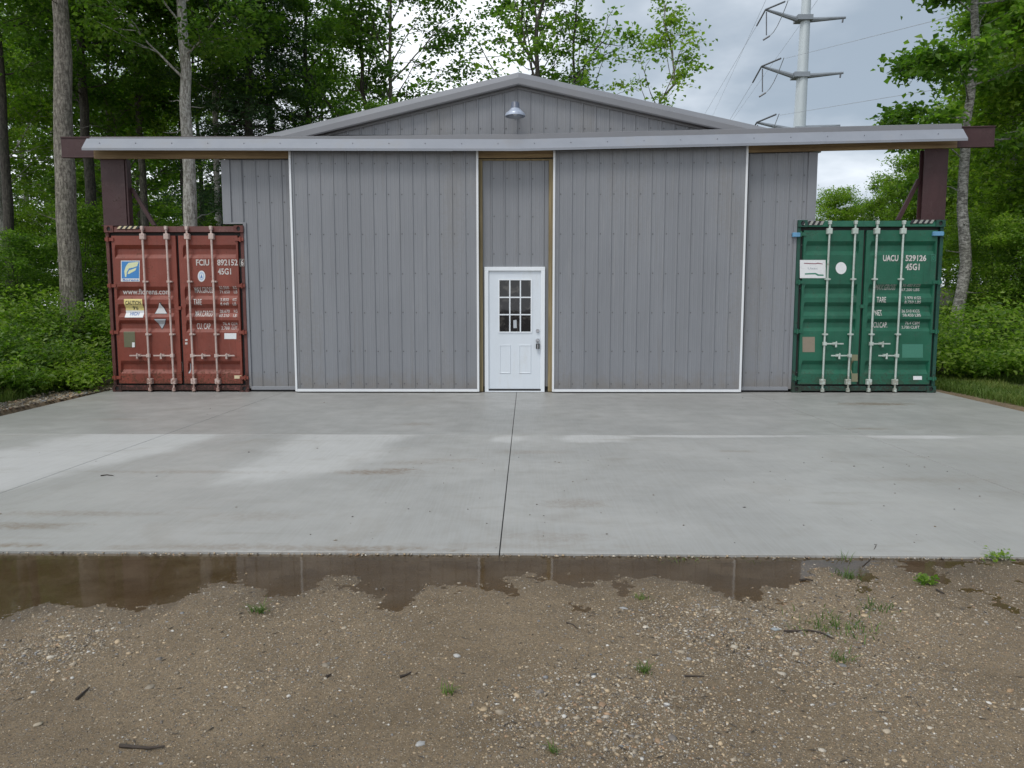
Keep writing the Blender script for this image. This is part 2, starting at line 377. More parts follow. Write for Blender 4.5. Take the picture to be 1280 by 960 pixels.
sc2 = t.new('ShaderNodeSeparateColor', {'Color': vor2.outputs['Color']})
dirt = t.mix(t.math('MULTIPLY', t.math('GREATER_THAN', sc2.outputs[0], .72), .6), dirt, t.mix(sc2.outputs[1], (.055,.042,.03,1), (.30,.25,.18,1)))
grit = t.noise(co, 60, 6, .8); dirt = t.mix(t.ramp(grit, .42, .62, 0, .55), dirt, (.100,.070,.040,1)); dirt = t.mix(t.ramp(grit, .56, .68, 0, .5), dirt, (.33,.27,.19,1))
dirt = t.mix(t.ramp(fine, .50, .72, 0, .65), dirt, (.040,.030,.020,1))
wet = t.new('ShaderNodeAttribute', attribute_name='wet').outputs['Fac']      # soaked soil round the puddle
dirt = t.mix(t.math('MULTIPLY', wet, .78), dirt, (.078,.056,.034,1))
litter = t.mix(t.ramp(med, .4, .6), (.035,.035,.015,1), (.10,.08,.045,1))
litter = t.mix(t.ramp(big, .5, .6, 0, .7), litter, (.05,.08,.02,1))
ax = t.math('ABSOLUTE', sp.outputs[0]); far = t.ramp(t.math('ADD', ax, t.math('MULTIPLY', t.math('SUBTRACT', big, .5), 1.5)), 7.9, 8.5)
far = t.math('MULTIPLY', far, t.ramp(sp.outputs[1], 5.0, 8.5))
far = t.math('MAXIMUM', far, t.ramp(sp.outputs[1], 13.5, 14.2))
col = t.mix(far, dirt, litter); t.l.new(col, b.inputs['Base Color'])
t.set(b.inputs['Roughness'], t.math('SUBTRACT', .78, t.math('MULTIPLY', wet, .42)))
hgt = t.math('ADD', t.math('MULTIPLY', fine, .5), t.math('ADD', t.math('MULTIPLY', sc_, .6), t.math('MULTIPLY', med, .6)))
bump(t, b, t.math('ADD', hgt, t.math('MULTIPLY', grit, .8)), 1.0, .010); M['ground'] = m
tag(link('ground', gm, m), 'brown wet sandy gravel ground running from the driveway back into the woods', kind='structure')

# puddle water: a thin clear brown sheet at one level, the ground dips below it
m = bpy.data.materials.new('puddle_water'); m.use_nodes = True; t = NT(m.node_tree); t.n.clear()
gl = t.new('ShaderNodeBsdfGlossy', {'Roughness': .04, 'Color': (1,1,1,1)}); tp = t.new('ShaderNodeBsdfTransparent', {'Color': (.93,.82,.62,1)})
nb = t.new('ShaderNodeBump', {'Strength': .03, 'Distance': .01, 'Height': t.noise(geo_co(t), 5, 2)}); t.l.new(nb.outputs[0], gl.inputs['Normal'])
fr = t.new('ShaderNodeFresnel', {'IOR': 1.33}); df = t.new('ShaderNodeBsdfDiffuse', {'Color': (.115,.082,.050,1)}); silt = t.new('ShaderNodeMixShader'); t.set(silt.inputs[0], t.ramp(t.noise(geo_co(t), 3, 5, .6), .35, .7, .30, .75)); t.l.new(tp.outputs[0], silt.inputs[1]); t.l.new(df.outputs[0], silt.inputs[2])
mx = t.new('ShaderNodeMixShader'); t.l.new(fr.outputs[0], mx.inputs[0]); t.l.new(silt.outputs[0], mx.inputs[1]); t.l.new(gl.outputs[0], mx.inputs[2])
o_ = t.new('ShaderNodeOutputMaterial'); t.l.new(mx.outputs[0], o_.inputs[0]); M['water'] = m
wl = -.0165
pw = MB().add([(-8.5,2.9,wl),(4.2,2.9,wl),(4.2,4.455,wl),(-8.5,4.455,wl)], [(0,1,2,3)])
tag(pw.build('puddle_water', M['water']), 'shallow brown puddle lying along the front edge of the concrete slab', kind='structure')

# ------------------------------------------------------------------ concrete apron: eight poured slabs with recessed joints
m, t, b, _ = mat_new('broomed_concrete'); co = geo_co(t); sp = t.new('ShaderNodeSeparateXYZ'); t.l.new(co, sp.inputs[0])
Xs, Ys = sp.outputs[0], sp.outputs[1]
warp = t.math('SUBTRACT', t.noise(co, 1.1, 6, .6, .4), .5); warp2 = t.math('SUBTRACT', t.noise(co, 6, 5, .65), .5)
warp3 = t.math('SUBTRACT', t.noise(co, 9, 7, .7, .6), .5)
def blob(cx, cy, rx, ry, rot=0, soft=.5, wamp=1.2, hi=0):
    c, s_ = math.cos(rot), math.sin(rot)
    dx = t.math('SUBTRACT', Xs, cx); dy = t.math('SUBTRACT', Ys, cy)
    u = t.math('ADD', t.math('MULTIPLY', dx, c/rx), t.math('MULTIPLY', dy, s_/rx))
    v = t.math('ADD', t.math('MULTIPLY', dx, -s_/ry), t.math('MULTIPLY', dy, c/ry))
    d = t.math('SQRT', t.math('ADD', t.math('MULTIPLY', u, u), t.math('MULTIPLY', v, v)))
    d = t.math('ADD', d, t.math('ADD', t.math('MULTIPLY', warp, wamp), t.math('MULTIPLY', warp2, wamp*.5)))
    if hi: d = t.math('ADD', d, t.math('MULTIPLY', warp3, hi))
    return t.ramp(d, 1+soft*.5, 1-soft*.5)
lg = t.noise(co, .55, 5, .55, .3); md = t.noise(co, 3.2, 6, .6); fn = t.noise(co, 220, 3, .7)
br = t.noise(t.mapping(co, (42, 1.1, 1), (0,0,R(-6))), 1.5, 4, .6)
base = t.mix(t.ramp(lg, .35, .65), (.305,.302,.285,1), (.375,.370,.350,1))
base = t.mix(t.ramp(md, .35, .7, 0, .35), base, (.245,.238,.220,1))
base = t.mix(t.math('MULTIPLY', t.ramp(br, .35, .65), .26), base, (.40,.41,.41,1))
# dry paler areas that stop at the cross joint
dry = None
for (u0,v0,rx,ry,rot) in ((636,548,.20,.28,0),(745,548,.42,.26,0),(880,545,1.0,.09,0),(1150,546,.55,.12,0)):
    q = onz(u0, v0); k_ = blob(q[0], q[1], rx, ry, rot, .7, 2.2, .6); dry = k_ if dry is None else t.math('MAXIMUM', dry, k_)
dry = t.math('MULTIPLY', dry, t.ramp(Ys, 8.76, 8.72))
def poly(pts, soft, wamp):
    P_ = [onz(u, v)[:2] for u, v in pts]; out_ = None; n = len(P_)
    cx_, cy_ = sum(p[0] for p in P_)/n, sum(p[1] for p in P_)/n
    for i in range(n):
        (x0, y0), (x1, y1) = P_[i], P_[(i+1)%n]; nx_, ny_ = y0-y1, x1-x0; l_ = math.hypot(nx_, ny_); nx_ /= l_; ny_ /= l_
        if (cx_-x0)*nx_+(cy_-y0)*ny_ < 0: nx_, ny_ = -nx_, -ny_
        d = t.math('ADD', t.math('ADD', t.math('MULTIPLY', Xs, nx_), t.math('MULTIPLY', Ys, ny_)), -(x0*nx_+y0*ny_))
        out_ = d if out_ is None else t.math('MINIMUM', out_, d)
    out_ = t.math('ADD', out_, t.math('ADD', t.math('MULTIPLY', warp, wamp), t.math('MULTIPLY', warp2, wamp*.4)))
    return t.ramp(out_, -soft, soft)
dryp = t.math('MAXIMUM', poly([(-160,590),(-160,650),(0,612),(100,597),(225,563),(300,535),(150,537)], .22, .7), poly([(385,535),(520,535),(480,562),(412,590),(330,600),(262,606),(310,580)], .22, .7))
dryp = t.math('MULTIPLY', dryp, t.ramp(Ys, 8.76, 8.72))
dry = t.math('MAXIMUM', dry, dryp)
base = t.mix(t.math('MULTIPLY', t.math('MULTIPLY', dry, t.ramp(br, .1, .6, .55, 1)), .52), base, (.50,.50,.49,1))
# wet darker ground near the building
wetn = t.math('MULTIPLY', t.ramp(Ys, 8.72, 8.78), t.ramp(md, .25, .6))
base = t.mix(t.math('MULTIPLY', wetn, .22), base, (.20,.20,.19,1))
# brown soil stains and tyre scuffs
st = None
for (u0,v0,rx,ry,am) in ((470,590,.30,.09,.8),(495,587,.16,.05,.8),(515,578,.2,.10,.35),(520,530,.22,.10,.5),(1098,505,.50,.16,.95),(1085,536,.22,.07,.6),(672,565,.35,.08,.35),(720,630,.22,.12,.40),(560,575,.3,.07,.3),(235,590,.7,.05,.35),(90,642,.6,.06,.4),(40,657,.3,.06,.6),(20,682,.2,.04,.7),(455,686,.45,.05,.7),(300,684,.8,.05,.45),(690,672,.3,.10,.30),(640,682,.7,.05,.25),(915,564,.18,.05,.4),(1150,600,.5,.1,.25),(330,645,.3,.1,.25),(70,500,.8,.15,.3),(150,524,.4,.08,.4)):
    q = onz(u0, v0); k_ = t.math('MULTIPLY', blob(q[0], q[1], rx, ry, 0, 1.3, 1.2, 4.0), am); st = k_ if st is None else t.math('MAXIMUM', st, k_)
fl = t.ramp(t.noise(co, 26, 5, .75), .36, .60)
base = t.mix(t.math('MULTIPLY', st, t.math('ADD', t.math('MULTIPLY', fl, .65), .2)), base, (.170,.110,.058,1))
arc = t.noise(t.mapping(co, (.55, 3.2, 1), (0,0,R(24))), 1.7, 7, .7, .35)
base = t.mix(t.ramp(arc, .55, .70, 0, .30), base, (.225,.20,.16,1))
scr = t.noise(t.mapping(co, (60, 2, 1), (0,0,R(52)), (3,1,0)), .6, 5, .7); base = t.mix(t.ramp(scr, .60, .72, 0, .28), base, (.44,.44,.43,1))
ring = t.ramp(t.noise(co, .8, 6, .6, 1.2), .55, .68, 0, .16); base = t.mix(ring, base, (.20,.17,.13,1))
base = t.mix(t.ramp(fn, .6, .85, 0, .4), base, (.13,.125,.115,1))
t.l.new(base, b.inputs['Base Color'])
rg = t.math('ADD', t.math('ADD', .50, t.math('MULTIPLY', t.math('SUBTRACT', md, .5), .35)), t.math('SUBTRACT', t.math('MULTIPLY', dry, .3), t.math('MULTIPLY', wetn, .08)))
t.set(b.inputs['Roughness'], rg); b.inputs['Specular IOR Level'].default_value = .45
bump(t, b, t.math('ADD', t.math('MULTIPLY', fn, .3), br), .12, .003); M['concrete'] = m
M['joint'] = paint('joint_filler', (.035,.034,.032), .8, (.1,.09,.08), .4, 12, streak=False)
apron = empty('concrete_apron', (0, 9, -.1), None, None); apron['kind'] = 'structure'; apron['label'] = 'broad wet grey concrete apron in front of the garage doors'
def edge_x(y, s):  # outer side edges, slightly wider at the building
    return -np.interp(y, [4.45, 13.9], [6.75, 7.56]) if s < 0 else np.interp(y, [4.45, 13.9], [6.85, 7.56])
def jx(k, y):
    return [edge_x(y, -1), -4.23, np.interp(y, [4.45, 13.9], [-.125, -.055]), 4.08, edge_x(y, 1)][k]
def front(x): return np.interp(x, [-7.5, 0, 7.5], [4.49, 4.455, 4.36])
g = .0038
for r in range(2):
    for k in range(4):
        def P(kk, y, off):
            return (float(jx(kk, y)+off), y)
        ya, yb = (None, 8.735-g*.7) if r == 0 else (8.735+g*.7, 13.9)
        rows = []
        n = 10
        top = []
        for side, kk, off in ((0, k, 0 if k == 0 else g), (1, k+1, 0 if k == 3 else -g)):
            pts = []
            for i in range(n+1):
                if ya is None:
                    xg = jx(kk, 4.45)+off; y0 = float(front(xg))
                else: y0 = ya
                y = y0+(yb-y0)*i/n; pts.append(P(kk, y, off))
            top.append(pts)
        mb = MB(); vs = []
        for z in (0.0, -.13):
            for side in (0, 1):
                vs += [(x, y, z) for x, y in top[side]]
        N = n+1; fs = []
        for i in range(n):
            fs += [(i, N+i, N+i+1, i+1), (2*N+i, 2*N+i+1, 3*N+i+1, 3*N+i), (i, i+1, 2*N+i+1, 2*N+i), (N+i+1, N+i, 3*N+i, 3*N+i+1)]
        fs += [(0, 2*N, 3*N, N), (n, N+n, 3*N+n, 2*N+n)]
        mb.add(vs, fs).build('concrete_slab', M['concrete'], apron, bevel=.002)
jb = MB()
for k in (1, 2, 3):
    for (y0, y1) in ((4.47, 13.88),):
        a, c = jx(k, y0), jx(k, y1); ww = g*1.6
        jb.hull8([(a-ww,y0,-.125),(a+ww,y0,-.125),(c-ww,y1,-.125),(c+ww,y1,-.125),(a-ww,y0,-.012),(a+ww,y0,-.012),(c-ww,y1,-.012),(c+ww,y1,-.012)])
jb.build('joint_filler', M['joint'], apron)
MB().box(-7.0, 7.0, 8.735-g*1.5, 8.735+g*1.5, -.124, -.013).build('joint_filler', M['joint'], apron)

# ------------------------------------------------------------------ the garage
YW = 13.3
def q(x, z, Y): s_ = Y/YW; return x*s_, EYE+(z-EYE)*s_          # same sight line, other depth
rise = lambda x: .0205*max(0.0, x)                               # header climbs towards the right
garage = empty('metal_garage', (0, 13.4, 0), 'grey ribbed metal garage with a low gable between two shipping containers', 'garage')
RIB = .2286
def siding_mesh(x0, x1, z0, z1, Y, phase=0.0, minor=True):
    """ribbed steel sheet between x0 and x1; z0, z1 may be functions of x"""
    f0 = z0 if callable(z0) else (lambda x: z0); f1 = z1 if callable(z1) else (lambda x: z1)
    xs = [(x0, 0.0), (x1, 0.0)]
    k = math.floor((x0-phase)/RIB)-1
    while phase+k*RIB < x1+RIB:
        c = phase+k*RIB
        for dx, h in ((-.022,0),(-.008,.014),(.008,.014),(.022,0)):
            xs.append((c+dx, h))
        if minor:
            for m_ in (RIB/3, 2*RIB/3):
                for dx, h in ((-.012,0),(-.004,.0018),(.004,.0018),(.012,0)): xs.append((c+m_+dx, h))
        k += 1
    xs = sorted([p for p in xs if x0-1e-6 <= p[0] <= x1+1e-6])
    vs, fs = [], []
    for x, h in xs: vs += [(x, Y-h, f0(x)), (x, Y-h, f1(x))]
    for i in range(len(xs)-1): fs.append((2*i, 2*i+2, 2*i+3, 2*i+1))
    n = len(vs)
    return vs, fs
def sheet(x0, x1, z0, z1, Y, parent, phase=0.0, name='siding_sheet', mat=None):
    vs, fs = siding_mesh(x0, x1, z0, z1, Y, phase)
    mb = MB().add(vs, fs); me = bpy.data.meshes.new(name); me.from_pydata(mb.v, [], mb.f); me.update()
    return link(name, me, mat or M['siding'], parent)
def sheets(x0, x1, z0, z1, Y, parent, phase):
    """rows of 0.914 m sheets, each overlapping its neighbour by one rib"""
    k = math.floor((x0-phase)/(4*RIB)); a = x0; j = 0
    while a < x1-1e-4:
        e = min(x1, phase+(k+1)*4*RIB+.012)
        if e-a < .03: k += 1; continue
        sheet(a, e, z0, z1, Y-(.0012 if j % 2 else 0), parent, phase); a = e-.024 if e < x1 else e; k += 1; j += 1
def screws(x0, x1, zs, Y, parent, phase, off=.045):
    mb = MB(); k = math.ceil((x0-phase)/RIB)
    while phase+k*RIB+off < x1-.02:
        for z in zs:
            x = phase+k*RIB+off+random.uniform(-.006,.006); zz_ = (z(x) if callable(z) else z)+random.uniform(-.006,.006)
            mb.lathe([(.013,0),(.013,-.003),(.007,-.003),(.007,-.010),(0.0001,-.010)], (x, Y, zz_), 6, axis='y')
        k += 1
    mb.build('screws', M['screw'], parent, kind='stuff')

# solid walls behind the sheets
core = MB(); core.box(-4.86, -.60, 13.325, 13.45, 0.0, 4.07); core.box(.41, 4.80, 13.325, 13.45, 0, 4.07); core.box(-.60, .41, 13.325, 13.45, 2.19, 4.07)
core.box(-5.20, -4.861, 13.325, 13.45, 3.06, 4.07); core.box(4.801, 5.13, 13.325, 13.45, 3.10, 4.07)
core.build('wall_core', M['interior'], garage)
for s, x0, x1 in ((-1, -4.84, -4.72), (1, 4.66, 4.80)):
    MB().box(x0, x1, 13.46, 25.3, 0, 4.3).build('side_wall', M['siding'], garage)
for x0, x1 in ((-5.22,-5.10),(5.02,5.14)): MB().box(x0, x1, 13.46, 25.3, 3.2, 4.42).build('side_wall', M['siding'], garage)
MB().box(-5.2, 5.12, 25.32, 25.44, 0, 4.3).build('back_wall', M['siding'], garage)
# fixed front walls
PH = -4.02+.06
ztL = lambda x: 4.085+rise(x)
sheet(-5.09, -4.87, 3.005, ztL, YW, garage, PH); sheets(-4.87, -3.95, .10, ztL, YW, garage, PH)
screws(-5.05, -3.98, (.35, 1.1, 1.85, 2.6, 3.35, 3.8), YW, garage, PH)
PR = 3.94+.05
sheets(3.90, 4.83, .10, ztL, YW, garage, PR); sheet(4.83, 5.00, 3.045, ztL, YW, garage, PR)
screws(3.95, 5.0, (.35, 1.1, 1.85, 2.6, 3.35, 3.8), YW, garage, PR)
for (a, c, z0, z1, nm) in ((-5.235,-5.085,3.0,4.08,'corner_trim'), (5.0,5.155,3.04,4.185,'corner_trim'), (-4.885,-4.83,.06,3.0,'corner_trim'), (4.79,4.845,.06,3.04,'corner_trim')):
    MB().box(a, c, YW-.028, YW+.02, z0, z1).build(nm, M['siding'], garage, bevel=.004)
MB().box(-5.235, -4.84, YW-.026, YW+.02, 2.975, 3.003).build('sill_trim', M['siding_trim'], garage)
MB().box(4.80, 5.155, YW-.026, YW+.02, 3.015, 3.043).build('sill_trim', M['siding_trim'], garage)
MB().box(-4.84, -3.95, YW-.030, YW+.02, .035, .10).build('base_trim', M['siding_trim'], garage, bevel=.004)
MB().box(3.92, 4.79, YW-.030, YW+.02, .035, .10).build('base_trim', M['siding_trim'], garage, bevel=.004)
MB().box(-4.83, 4.79, YW+.01, YW+.025, .0, .036).build('base_seal', M['rubber'], garage)
# wall between the sliding doors, above and beside the entry door
PC = -.05
sheet(-.66, -.632, .10, 4.055, YW, garage, PC); sheet(.443, .50, .10, 4.055, YW, garage, PC)
sheets(-.632, .443, 2.225, 4.055, YW, garage, PC); screws(-.62, .45, (2.45, 3.1, 3.75), YW, garage, PC)
MB().box(-.66, .50, YW-.028, YW+.01, 4.055, 4.080).build('top_trim', M['wood_v'], garage)
for a, c in ((-.725,-.66), (.50,.575)):
    MB().box(a, c, YW-.06, YW+.02, .01, 4.075).build('door_post', M['wood_v'], garage, bevel=.004)
MB().box(-.66, .50, YW-.02, YW+.02, 0, .022).build('base_seal', M['rubber'], garage)

# gable wall and low roof
YG = 13.40; aL, aR = .236, .222
zr = lambda x: (5.506+aL*x if x < 0 else 5.506-aR*x)             # roof line as measured on the facade plane
def roofz(x, Y): return q(0, zr(x*YW/Y), Y)[1]
zg = lambda x: roofz(x, 13.25)-.150
sheets(-4.5, 4.4, 4.52, lambda x: max(4.53, zg(x)), YG, garage, -.06)
screws(-4.0, 4.0, (4.62,), YG, garage, -.06)
gb = MB()
gp = [(-5.1, 4.08), (5.1, 4.18), (5.1, zg(5.1)), (-.03, zg(-.03)), (-5.1, zg(-5.1))]
gb.add([(x, y, z) for y in (YG+.02, YG+.12) for x, z in gp], [(0,1,2,3,4), (9,8,7,6,5)]+[(i, (i+1)%5, 5+(i+1)%5, 5+i) for i in range(5)])
gb.build('gable_core', M['interior'], garage)
XE_L, XE_R = -5.15, 5.2
for s, xe in ((-1, XE_L), (1, XE_R)):
    xa = -.0333
    z_a, z_e = roofz(xa, 13.25)+.065, roofz(xe, 13.25)+.065
    # roof deck
    MB().hull8([(xe,13.36,z_e-.10),(xa,13.36,z_a-.10),(xe,25.6,z_e-.10),(xa,25.6,z_a-.10),(xe,13.36,z_e-.02),(xa,13.36,z_a-.02),(xe,25.6,z_e-.02),(xa,25.6,z_a-.02)] if s < 0 else
               [(xa,13.36,z_a-.10),(xe,13.36,z_e-.10),(xa,25.6,z_a-.10),(xe,25.6,z_e-.10),(xa,13.36,z_a-.02),(xe,13.36,z_e-.02),(xa,25.6,z_a-.02),(xe,25.6,z_e-.02)]).build('roof', M['siding_trim'], garage)
    # folded rake trim: sloped upper leaf, vertical lower leaf, return
    prof = [(13.36,.012),(13.275,-.075),(13.25,-.105),(13.25,-.205),(13.265,-.225),(13.392,-.215),(13.392,-.19),(13.275,-.19),(13.275,-.10),(13.36,-.02)]
    mb = MB(); mb.sweep_x([(y, z) for y, z in prof], [(xa, z_a), ((xa+xe)/2, (z_a+z_e)/2), (xe, z_e)]); mb.build('rake_trim', M['rake'], garage)
    # trim where the gable siding meets the roof
    MB().sweep_x([(YG-.03, -.005), (YG+.01, -.005), (YG+.01, -.045), (YG-.03, -.045)], [(xa, zg(xa)), (xe*.86, zg(xe*.86))]).build('gable_trim', M['rake'], garage)

# sliding-door header: sloped cap over flashing, runs out past both containers
xl, xr = -7.42, 7.50
stn = [(xl, 0), (-3.7, 0), (0, 0), (2.5, rise(2.5)), (5, rise(5)), (xr, rise(xr))]
def Q(z, Y): return q(0, z, Y)[1]
MB().sweep_x([(13.10, Q(4.505,13.1)), (13.24, Q(4.51,13.24)), (13.24, Q(4.48,13.24)), (13.13, Q(4.48,13.13)), (13.13, Q(4.40,13.13)), (13.10, Q(4.40,13.10))], [(x, d-.034*min(1, max(0, -x)/4.2)) for x, d in [(-7.42,0),(-4.4,0),(-2.2,0)]+stn[2:]]).build('header_flashing', M['rake'], garage)
st2 = [(x*1.0+(-.05 if x == xl else .02 if x == xr else 0), d+(.026*(-x/7.4) if x < 0 else 0)) for x, d in stn]
capz = lambda x: float(np.interp(x, [p_[0] for p_ in st2], [p_[1] for p_ in st2]))
cuts = [st2[0][0], -4.35, -1.2, 1.95, 5.1, st2[-1][0]]
for i in range(5):
    xa_, xb_ = cuts[i], cuts[i+1]+(.05 if i < 4 else 0); o_ = .0018*(i % 2)
    mids = [x for x, _ in st2 if xa_+.01 < x < xb_-.01]
    MB().sweep_x([(13.095-o_, Q(4.420,13.095)+o_), (12.93-o_, Q(4.262,12.93)+o_), (12.93-o_, Q(4.222,12.93)-o_), (12.955, Q(4.222,12.955)-o_), (12.955, Q(4.255,12.955)), (13.095, Q(4.392,13.095))], [(x, capz(x)+random.uniform(-.0015,.0015)) for x in [xa_]+mids+[xb_]]).build('header_cap', M['cap'], garage)
fs_ = MB()
for i in range(24):
    x = -7.2+i*.62; z_ = Q(4.345,13.02)+capz(x); fs_.lathe([(.011,0),(.011,-.004),(.006,-.004),(.006,-.009),(.0001,-.009)], (x, 13.008, z_), 6, 'y')
fs_.build('screws', M['cap'], garage, kind='stuff')
MB().sweep_x([(13.20, 4.085), (13.24, 4.085), (13.24, 4.42), (13.20, 4.42)], [(x, d) for x, d in stn]).build('header_board', M['wood'], garage, bevel=.003)
MB().sweep_x([(13.0, 4.215), (13.195, 4.215), (13.195, 4.36), (13.10, 4.36), (13.05, 4.30), (13.0, 4.25)], [(-4.3, 0), (-.75, 0)]).build('door_track', M['dark'], garage)
MB().sweep_x([(13.0, 4.215), (13.195, 4.215), (13.195, 4.36), (13.10, 4.36), (13.05, 4.30), (13.0, 4.25)], [(.60, rise(.6)), (2.5, rise(2.5)), (4.2, rise(4.2))]).build('door_track', M['dark'], garage)

# two sliding doors
def sliding(x0, x1, zt0, zt1, phase):
    YD = 13.14
    zt = lambda x: zt0+(zt1-zt0)*(x-x0)/(x1-x0); zb = -.0+.075
    d = empty('sliding_door', ((x0+x1)/2, YD, .02), None, None); del_ = d; d.parent = garage; d.location = Vector(((x0+x1)/2, YD, .02))-Vector(garage.location)
    MB().hull8([(x0+.02,YD+.008,.03),(x1-.02,YD+.008,.03),(x0+.02,YD+.045,.03),(x1-.02,YD+.045,.03),(x0+.02,YD+.008,zt(x0)),(x1-.02,YD+.008,zt(x1)),(x0+.02,YD+.045,zt(x0)),(x1-.02,YD+.045,zt(x1))]).build('door_core', M['interior'], d)
    sheets(x0+.02, x1-.02, zb, zt, YD, d, phase); screws(x0+.04, x1-.04, (.16, .74, 1.42, 2.10, 2.78, 3.46, 3.98), YD, d, phase)
    for a, c in ((x0-.01, x0+.026), (x1-.026, x1+.01)):
        MB().hull8([(a,YD-.026,.022),(c,YD-.026,.022),(a,YD+.05,.022),(c,YD+.05,.022),(a,YD-.026,zt(a)),(c,YD-.026,zt(c)),(a,YD+.05,zt(a)),(c,YD+.05,zt(c))]).build('edge_trim', M['white_trim'], d, bevel=.003)
    MB().box(x0+.026, x1-.026, YD-.024, YD+.05, .020, .066).build('bottom_trim', M['white_trim'], d, bevel=.003)
    MB().box(x0+.026, x1-.026, YD-.019, YD-.0225+.02, .0665, .078).build('bottom_lip', M['siding_trim'], d)
    return d
s_ = 13.14/YW
sliding(-4.035*s_, -.742*s_, 4.19, 4.19, -3.93)
sliding(.585*s_, 3.945*s_, 4.19, 4.26, .66)

# entry door
ed = empty('entry_door', (0,0,0), None, None); ed.parent = garage; ed.location = Vector((-.1, 13.27, .02))-Vector(garage.location)
DX0, DX1, DZ0, DZ1 = -.630, .440, .022, 2.222
fr = MB(); t_ = .068; yf = 13.245
fr.box(DX0, DX0+t_, yf, 13.36, DZ0, DZ1-t_); fr.box(DX1-t_, DX1, yf, 13.36, DZ0, DZ1-t_); fr.box(DX0, DX1, yf, 13.36, DZ1-t_, DZ1)
fr.build('door_frame', M['frame_white'], garage, bevel=.004)
fr2 = MB(); fr2.box(DX0+t_, DX0+t_+.012, yf+.03, 13.36, DZ0+.03, DZ1-t_-.012); fr2.box(DX1-t_-.012, DX1-t_, yf+.03, 13.36, DZ0+.03, DZ1-t_-.012); fr2.box(DX0+t_, DX1-t_, yf+.03, 13.36, DZ1-t_-.012, DZ1-t_)
fr2.build('door_stop', M['frame_white'], ed)
MB().box(DX0, DX1, yf-.01, 13.36, .004, DZ0).build('threshold', M['frame_white'], garage, bevel=.004)
MB().box(DX0+t_, DX1-t_, yf+.022, yf+.10, DZ0+.001, DZ0+.034).build('door_sweep', M['dark'], ed)
LX0, LX1, LZ0, LZ1 = DX0+t_+.014, DX1-t_-.014, DZ0+.036, DZ1-t_-.014
yl = yf+.035
pa = at(624.0, 350.0, yl); pb = at(663.6, 414.8, yl); wx0, wx1, wz1, wz0 = pa[0], pb[0], pa[2], pb[2]
def pan(u0, v0, u1, v1): a, c = at(u0, v0, yl), at(u1, v1, yl); return a[0], c[0], c[2], a[2]
leaf = MB(); leaf.box(LX0, wx0, yl, yl+.044, LZ0, LZ1); leaf.box(wx1, LX1, yl, yl+.044, LZ0, LZ1); leaf.box(wx0, wx1, yl, yl+.044, LZ0, wz0); leaf.box(wx0, wx1, yl, yl+.044, wz1, LZ1)
bmx = MB(); bmx.v, bmx.f = leaf.v, leaf.f
# embossed lower panels: a sunk moulding round a raised field
for (u0, v0, u1, v1) in ((624.5,431,638.5,467),(648.5,431,664.0,467)):
    x0, x1, z0, z1 = pan(u0, v0, u1, v1)
    for ins, y_a, y_b in ((0, yl-.0006, yl-.007),):
        leaf.hull8([(x0,yl-.0005,z0),(x1,yl-.0005,z0),(x0,yl+.001,z0),(x1,yl+.001,z0),(x0,yl-.0005,z1),(x1,yl-.0005,z1),(x0,yl+.001,z1),(x1,yl+.001,z1)])
        c = .022; rim = []
        o4 = [(x0,z0),(x1,z0),(x1,z1),(x0,z1)]; m4 = [(x0+c*.5,z0+c*.5),(x1-c*.5,z0+c*.5),(x1-c*.5,z1-c*.5),(x0+c*.5,z1-c*.5)]; i4 = [(x0+c,z0+c),(x1-c,z0+c),(x1-c,z1-c),(x0+c,z1-c)]
        vs = [(x,yl-.001,z) for x,z in o4]+[(x,yl-.011,z) for x,z in m4]+[(x,yl-.003,z) for x,z in i4]
        leaf.add(vs, [(i,(i+1)%4,4+(i+1)%4,4+i) for i in range(4)]+[(4+i,4+(i+1)%4,8+(i+1)%4,8+i) for i in range(4)]+[(8,9,10,11)])
me = bpy.data.meshes.new('door_leaf'); me.from_pydata(leaf.v, [], leaf.f); bm = bmesh.new(); bm.from_mesh(me); bmesh.ops.recalc_face_normals(bm, faces=bm.faces); bm.to_mesh(me); bm.free()
link('door_leaf', me, M['door_white'], ed)
wf = MB(); e = .018
for a in ((wx0-e, wx0+.004, wz0-e, wz1+e), (wx1-.004, wx1+e, wz0-e, wz1+e), (wx0+.004, wx1-.004, wz1-.004, wz1+e), (wx0+.004, wx1-.004, wz0-e, wz0+.004)): wf.box(a[0], a[1], yl-.012, yl+.002, a[2], a[3])
wf.build('window_frame', M['frame_white'], ed)
pw_, ph_ = (wx1-wx0)/3, (wz1-wz0)/3
for i in range(3):
    for j in range(3):
        MB().box(wx0+pw_*i+.003, wx0+pw_*(i+1)-.003, yl+.012, yl+.018, wz0+ph_*j+.003, wz0+ph_*(j+1)-.003).build('window_pane', M['glass'], ed)
for i in (1, 2):
    MB().box(wx0+pw_*i-.011, wx0+pw_*i+.011, yl-.008, yl+.011, wz0+.004, wz1-.004).build('muntin', M['frame_white'], ed)
    for k in range(3): MB().box(wx0+pw_*k+(.0115 if k else .004), wx0+pw_*(k+1)-(.0115 if k < 2 else .004), yl-.007, yl+.011, wz0+ph_*i-.011, wz0+ph_*i+.011).build('muntin', M['frame_white'], ed)
p = at(644, 405, yl+.01); MB().hull8([(p[0]-.030,yl+.0085,p[2]-.075),(p[0]+.030,yl+.0085,p[2]-.07),(p[0]-.030,yl+.011,p[2]-.075),(p[0]+.030,yl+.011,p[2]-.07),(p[0]-.034,yl+.0085,p[2]+.065),(p[0]+.022,yl+.0085,p[2]+.075),(p[0]-.034,yl+.011,p[2]+.065),(p[0]+.022,yl+.011,p[2]+.075)]).build('paper_note', M['st_grey'], ed, label='small pale paper note stuck on the bottom middle pane')
